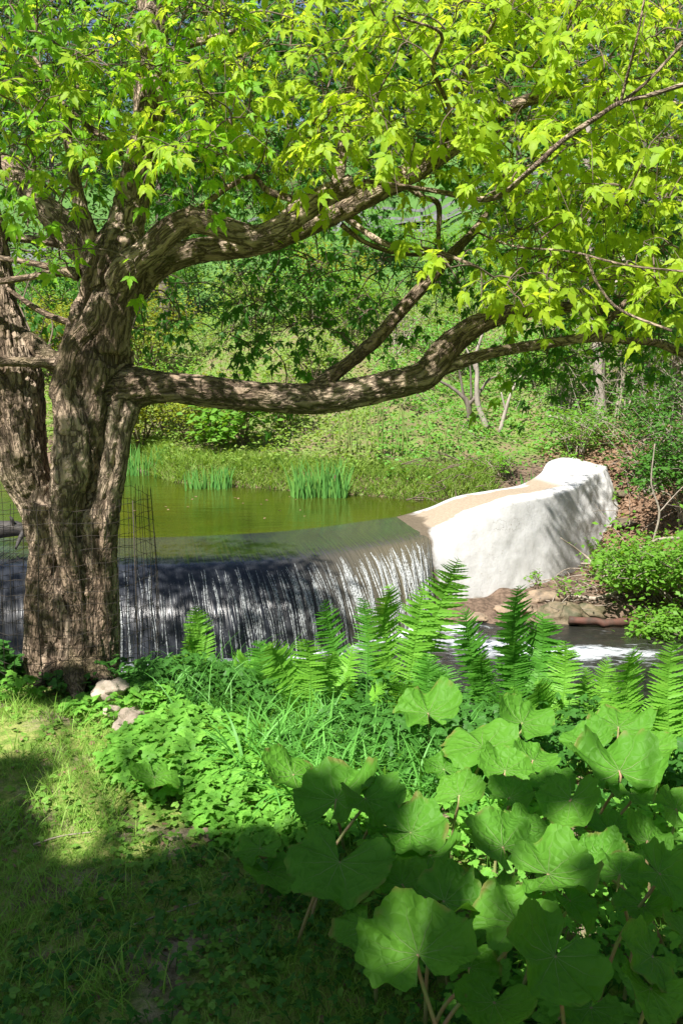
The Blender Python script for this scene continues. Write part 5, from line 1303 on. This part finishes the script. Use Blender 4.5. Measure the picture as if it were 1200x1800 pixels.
sapling([[pr(1066, 790, D, 15), pr(1058, 740, D, 12), pr(1052, 690, D, 11), pr(1052, 630, D, 11), pr(1046, 570, D, 10), pr(1040, 480, D, 9), pr(1030, 340, D, 8), pr(1035, 180, D, 5)], [pr(1048, 580, D, 6), pr(1075, 520, D, 5), pr(1100, 440, D, 3)], [pr(1062, 770, D, 6), pr(1020, 745, D, 4), pr(960, 730, D, 2)], [pr(1070, 790, D, 6), pr(1110, 800, D, 5), pr(1170, 830, D, 4)]], 'pale_bark', 'pale mottled slim tree trunk behind the end of the dam', 'slim_tree', 'tree')
D = 13.2
sapling([[pr(1200, 945, D, 3), pr(1150, 950, D, 2.6), pr(1120, 975, D, 2.5), pr(1090, 972, D, 2), pr(1060, 955, D, 1)], [pr(1146, 955, D, 2), pr(1158, 900, D, 2), pr(1144, 850, D, 1.5), pr(1150, 780, D, 1)], [pr(1158, 900, D, 1.3), pr(1185, 870, D, 1), pr(1205, 850, D, .7)], [pr(1120, 975, D, 1.5), pr(1112, 950, D, 1), pr(1090, 935, D, .6)]], 'twig_pale', 'bare looping grey branch in front of the dark thicket', 'bare_branch', 'branch')
sapling([[pr(1085, 1012, 14.2, 3), pr(1050, 998, 14.3, 3), pr(1025, 975, 14.5, 2), pr(985, 945, 14.3, 1)], [pr(1060, 1000, 14.2, 3), pr(1040, 992, 14.2, 2), pr(1020, 990, 14.2, 1.5)]], 'twig_pale', 'pale driftwood branch leaning on the white dam face', 'driftwood', 'driftwood')
sapling([[pr(1095, 1036, 13.3, 3), pr(1050, 1052, 13.3, 4), pr(1000, 1046, 13.5, 2)]], 'twig_pale', 'pale driftwood stick lying above the boulder', 'driftwood', 'driftwood')
# rocks at the foot of the dam
p = P(985, 1080, 12.9); stone((p.x, p.y, -2.08), (.36, .30, .22), 12, 'boulder', 'rounded mossy boulder at the edge of the stream', 'boulder', 'boulder', sub=48)
p = P(915, 1068, 13.1); stone((p.x, p.y, -2.03), (.34, .22, .09), 13, 'rock_tan', 'flat tan rock between the boulder and the dam face', 'rock', 'rock', sub=40)
p = P(835, 1078, 12.9); stone((p.x, p.y, -2.08), (.26, .2, .07), 14, 'rock_tan', 'flat wet rock at the foot of the falls', 'rock', 'rock', sub=40)
p = P(955, 1045, 13.5); stone((p.x, p.y, -1.99), (.30, .2, .12), 15, 'rock_tan', 'tan rock tucked against the dam face behind the boulder', 'rock', 'rock', sub=40)
p = P(1040, 1062, 13.0); stone((p.x, p.y, -2.02), (.22, .16, .10), 16, 'boulder', 'small mossy rock right of the boulder', 'rock', 'rock', sub=32)
p = P(1085, 975, 14.6); stone((p.x, p.y, tz(p.x, p.y)+.02), (.38, .25, .22), 17, 'boulder', 'shaded rock at the lower right corner of the dam', 'rock', 'rock', sub=40)
p = P(1085, 888, 16.8); stone((p.x, p.y, tz(p.x, p.y)), (.16, .16, .07), 18, 'dam', 'white concrete lump in the fallen leaves right of the dam', 'concrete_lump', 'concrete lump')
p = P(1098, 925, 16.0); stone((p.x, p.y, tz(p.x, p.y)-.02), (.26, .3, .08), 19, 'dam', 'low white concrete apron at the end of the dam', 'concrete_lump', 'concrete lump')
V_, F_ = tube(curve([P(1000, 1088, 12.6), P(1060, 1094, 12.55), P(1110, 1092, 12.6), P(1160, 1090, 12.7)], 8), .05, 9); V_ = V_+(noise3(V_*9, 2)*.02)[:, None]
mb = MB(); mb.add(V_, F_); tag(mb.build('log', M['red_log']), 'reddish log lying along the far water edge of the stream', 'log')
cl = curve([pr(-90, 925, 12.9, 17), pr(-20, 930, 12.85, 16), pr(30, 930, 12.8, 15), pr(50, 932, 12.8, 10)], 6); V_, F_ = tube(cl[:, :3], cl[:, 3], 10); V_ = V_+(noise3(V_*7, 2)*.02)[:, None]
lg = empty('log', tuple(P(0, 940, 12.85)), 'dark wet log lodged on the dam crest behind the maple', 'log')
mb = MB(); mb.add(V_, F_); mb.build('bole', M['dark_log'], lg)
for l in ([pr(25, 925, 12.75, 4), pr(22, 914, 12.7, 3), pr(18, 908, 12.7, 2)], [pr(42, 935, 12.7, 5), pr(34, 950, 12.6, 4), pr(28, 965, 12.5, 2)]):
    cl = curve(l, 4); V_, F_ = tube(cl[:, :3], cl[:, 3], 6); mb = MB(); mb.add(V_, F_); mb.build('stub', M['dark_log'], lg)
# rail fence by the road on the hill
fy = 42.5; fz = lambda x: tz(x, fy)
fr = empty('rail_fence', (4, fy, fz(4)), 'pale rail fence running across the hill between the limbs', 'fence')
xs = np.arange(-16, 20, 2.4)
for x in xs:
    V_, F_ = tube([(x, fy, fz(x)-.1), (x+.01, fy, fz(x)+1.25)], .055, 8); mb = MB(); mb.add(V_, F_); mb.build('post', M['fence'], fr, smooth=False)
for h in (.35, .75, 1.12):
    V_, F_ = tube([(x, fy-.06, fz(x)+h+.01*math.sin(x*3)) for x in xs], .075, 4, twist=.785); mb = MB(); mb.add(V_, F_); mb.build('rail', M['fence'], fr, smooth=False)
# road behind the fence
rx = np.linspace(-40, 50, 60); mbV = []
for x in rx:
    for yy in (43.4, 47): mbV.append((x, yy, tz(x, yy)+.05))
V_ = np.array(mbV); k = np.arange(len(rx)-1)*2; M['asphalt'] = simple('grey_road', (.16, .16, .17), (.12, .12, .125), 3, .9)
tag(npmesh('road', V_, np.stack([k, k+2, k+3, k+1], -1), M['asphalt']), 'grey road behind the rail fence', 'road', kind='structure')

# trees beyond
def tree(x, y, h, cw, n, ls, mat, label, tr=.14, group=None, tm='far_bark', low=.25):
    z = tz(x, y)-.1; root = empty('tree', (x, y, z), label, 'tree', group); mb = MB(); cl_ = []
    c = curve([(x, y, z), (x+rng.normal(0, .15), y, z+h*.45), (x+rng.normal(0, .3), y, z+h*.95)], 6)
    V_, F_ = tube(c, np.linspace(tr, tr*.25, len(c)), 9); mb.add(V_, F_)
    for k in range(26):
        t = rng.uniform(low, .98); s_ = c[int(t*(len(c)-1))]; a = rng.uniform(0, 6.283); prof_ = math.sin(math.pi*min(1, (t-low)/(1.02-low)*.85+.15))
        l = cw*.5*(.35+.65*prof_)*rng.uniform(.6, 1.1); e_ = s_+np.array([math.cos(a)*l, math.sin(a)*l, l*rng.uniform(-.05, .5)])
        p = curve([s_, (s_+e_)/2+np.array([0, 0, .12*l]), e_], 4); V_, F_ = tube(p, np.linspace(tr*.35, tr*.06, len(p)), 5, cap=False); mb.add(V_, F_)
        for q_ in range(4): cl_.append(p[rng.integers(3, len(p))]+rng.normal(0, .09*cw, 3))
    mb.build('trunk', M[tm], root); cl_ = np.array(cl_)
    i = rng.integers(0, len(cl_), n); pos = cl_[i]+rng.normal(0, 1, (n, 3))*cw*.055*np.array([1, 1, .7])*rng.uniform(.5, 1.5, (n, 1))
    Xb, Yb, Zb = basis(rdir(n, -.6, .3), upn(n, .5)); V_, F_ = inst(CARD[0], CARD[1], pos, Xb, Yb, Zb, rng.uniform(.6, 1.2, n)*ls)
    npmesh('crown', V_, F_, M[mat], root)
    return root
def copy_tree(o, x, y, rz, s_, label=None):
    r = o.copy(); COL.objects.link(r); r.location = (x, y, tz(x, y)-.1); r.rotation_euler = (0, 0, rz); r.scale = (s_, s_, s_)
    if label: r['label'] = label
    for ch in o.children:
        c = ch.copy(); COL.objects.link(c); c.parent = r
    return r
GR = 'trees closing off the hill behind the road'
t1 = tree(-9, 66, 13, 9, 5200, .34, 'tree_far', 'dense dark tree closing off the hill behind the road', .3, GR)
t2 = tree(2, 70, 14, 10, 5200, .34, 'tree_far', 'dense dark tree closing off the hill behind the road', .3, GR)
for (x, y, s_) in [(-16, 68, 1.1), (-3.5, 74, 1.15), (8, 67, 1.05), (14, 72, 1.2), (20, 66, 1.1), (26, 70, 1.2), (-22, 72, 1.25), (5, 80, 1.3), (-11, 82, 1.3), (16, 84, 1.35), (30, 80, 1.3), (-30, 76, 1.2), (11, 76, 1.2), (-7, 88, 1.3)]:
    copy_tree(t1 if rng.random() < .5 else t2, x, y, rng.uniform(0, 6), s_)
tree(9.5, 33, 9.5, 6.5, 4600, .17, 'tree_far', 'dark leafy tree on the slope behind the right end of the limbs', .16)
tree(13.5, 30, 9, 6, 4200, .17, 'tree_far', 'dark leafy tree at the right edge behind the crown', .16)
tree(6.2, 37, 9.5, 5.5, 3800, .17, 'tree_far2', 'lighter tree on the slope seen above the end of the dam', .14)
tree(-9.5, 34, 9, 6, 4200, .17, 'tree_far2', 'leafy tree on the slope left of the leaning stem', .15)
tree(-5.2, 31, 8.5, 3.2, 1600, .16, 'tree_far', 'grey trunked tree right of the main stem of the maple', .2, low=.5)
tree(-12.5, 28, 8, 5.5, 3600, .15, 'tree_far', 'dark tree beyond the pond at the left edge', .15)
tree(-1, 52, 9, 6, 3800, .24, 'tree_far2', 'light green tree behind the road above the big limbs', .18)

# ------------------------------------------------------------------ unseen tree added behind the viewer, crown shaped to shade the foreground
shade = empty('shade_tree', (-3.6, -4.6, tz(-3.6, -4.6)), 'unseen maple added behind the viewpoint, its crown shaped to shade the foreground', 'tree')
mb = MB(); c = curve([(-3.6, -4.6, -.1), (-3.5, -4.5, 2.5), (-3.3, -4.3, 5), (-3.0, -4, 8)], 8); V_, F_ = tube(c, np.linspace(.24, .10, len(c)), 12); mb.add(V_, F_)
DK = []   # patches in shade: x, y, z, r
def dk(px, py, z, r): q_ = PZ(px, py, z); DK.append((q_.x, q_.y, z, r))
for a in [(60, 1600, 0, .34), (200, 1590, 0, .24), (330, 1600, 0, .25), (450, 1620, 0, .25), (120, 1740, 0, .35), (300, 1740, 0, .32), (480, 1720, 0, .3), (600, 1760, 0, .26), (-40, 1480, 0, .3), (30, 1370, 0, .10), (40, 1500, 0, .15), (110, 1440, 0, .06), (430, 1540, 0, .15),
          (585, 1530, .3, .14), (455, 1500, .18, .14), (478, 1550, .14, .14), (965, 1710, .42, .13), (1140, 1690, .38, .15), (1180, 1560, .4, .12), (860, 1780, .3, .16), (650, 1405, .34, .05), (1110, 1620, .32, .10), (640, 1640, .24, .08), (540, 1400, .28, .05), (1010, 1600, .32, .07),
          (240, 1215, 0, .10), (120, 1215, 0, .15), (1110, 1400, .2, .06), (860, 1800, .2, .14), (1050, 1790, .2, .3), (1100, 1500, .1, .12), (1000, 1480, .1, .1), (800, 1640, .1, .12)]: dk(*a)
pts = []
for (hx, hy, hz, hr) in DK:
    m = int(26+hr*hr*5200)
    for _ in range(m):
        a = rng.uniform(0, 6.283); rr = hr*math.sqrt(rng.random()); z = rng.uniform(4.6, 6.4); t = (z-hz)/sunv[2]
        pts.append((hx+rr*math.cos(a)+sunv[0]*t, hy+rr*math.sin(a)+sunv[1]*t, z))
pts = np.array(pts); cid = np.unique((pts*1.6).round(), axis=0)
for c_ in cid[::1]:
    e_ = c_/1.6; s_ = c[rng.integers(10, len(c))]; p = curve([s_, (s_+e_)/2+np.array([0, 0, .3]), e_], 5)
    V_, F_ = tube(p, np.linspace(.03, .006, len(p)), 5, cap=False); mb.add(V_, F_)
mb.build('trunk', M['far_bark'], shade)
# remainder of its crown: added to cut sky light, clear of the paths of sunlight
n = 5200; a = rng.uniform(0, 6.283, n); r = 4.6*np.sqrt(rng.random(n)); ex = np.stack([-2.6+r*np.cos(a), -3.6+r*np.sin(a), rng.uniform(5.6, 8.8, n)], -1)
t = ex[:, 2]/sunv[2]; g_x, g_y = ex[:, 0]-sunv[0]*t, ex[:, 1]-sunv[1]*t
ex = ex[(g_y < 1.5) | (g_x < -2.6) ]
n = 3800; e2 = np.stack([rng.uniform(2.6, 7.5, n), rng.uniform(-6, 3.5, n), rng.uniform(4.5, 7.5, n)], -1)
t = e2[:, 2]/sunv[2]; e2 = e2[(e2[:, 0]-sunv[0]*t > 3.6)]; ex = np.vstack([ex, e2])
allpts = np.vstack([pts, ex])
SPOTS = [(*PZ(a, b, z), r) for (a, b, z, r) in [(735, 1645, .42, .15), (960, 1570, .38, .13), (850, 1630, .36, .08), (720, 1480, .28, .10), (200, 1470, 0, .26), (130, 1420, 0, .2), (872, 1465, .4, .13), (985, 1525, .4, .12), (800, 1580, .36, .08), (905, 1595, .36, .07), (1085, 1345, .34, .14), (1000, 1410, .38, .08), (590, 1365, .3, .06), (505, 1350, .26, .06), (890, 1300, .3, .2), (740, 1250, .24, .15), (1090, 1270, .24, .1), (360, 1330, .1, .34), (250, 1360, .05, .25), (450, 1330, .1, .25), (180, 1300, 0, .35), (300, 1440, 0, .16), (200, 1420, 0, .3), (120, 1480, 0, .13), (310, 1490, 0, .15), (390, 1440, 0, .12), (600, 1300, .2, .4)]]
allpts = np.array([p for p in allpts if keep_dark(p, SPOTS)]); m = len(allpts)
Xb, Yb, Zb = basis(rdir(m, -.3, .2), upn(m, .25)); V_, F_ = inst(LT[1][0], LT[1][1], allpts, Xb, Yb, Zb, rng.uniform(.07, .11, m))
npmesh('crown', V_, F_, M['leaf_deep'], shade)

# unseen trees added behind and beside the viewpoint to hold back low sky light
GW = 'unseen trees added round the lawn to block low sky light'
w1 = tree(-11, 1.5, 9, 7, 5200, .26, 'tree_far', 'leafy unseen tree added at the lawn edge to block low sky light', .2, GW, low=.12)
for (x, y, s_) in [(-12, -5, 1.0), (-9, -11, 1.05), (-2, -14, 1.1), (5, -12, 1.1), (10, -8, 1.1), (11.5, -2, 1.1), (10.5, 4.5, 1.0), (13, 9, 1.1), (-12.5, 8, 1.05), (6.5, -5.5, .95), (-14, 14, 1.2)]:
    copy_tree(w1, x, y, rng.uniform(0, 6), s_)
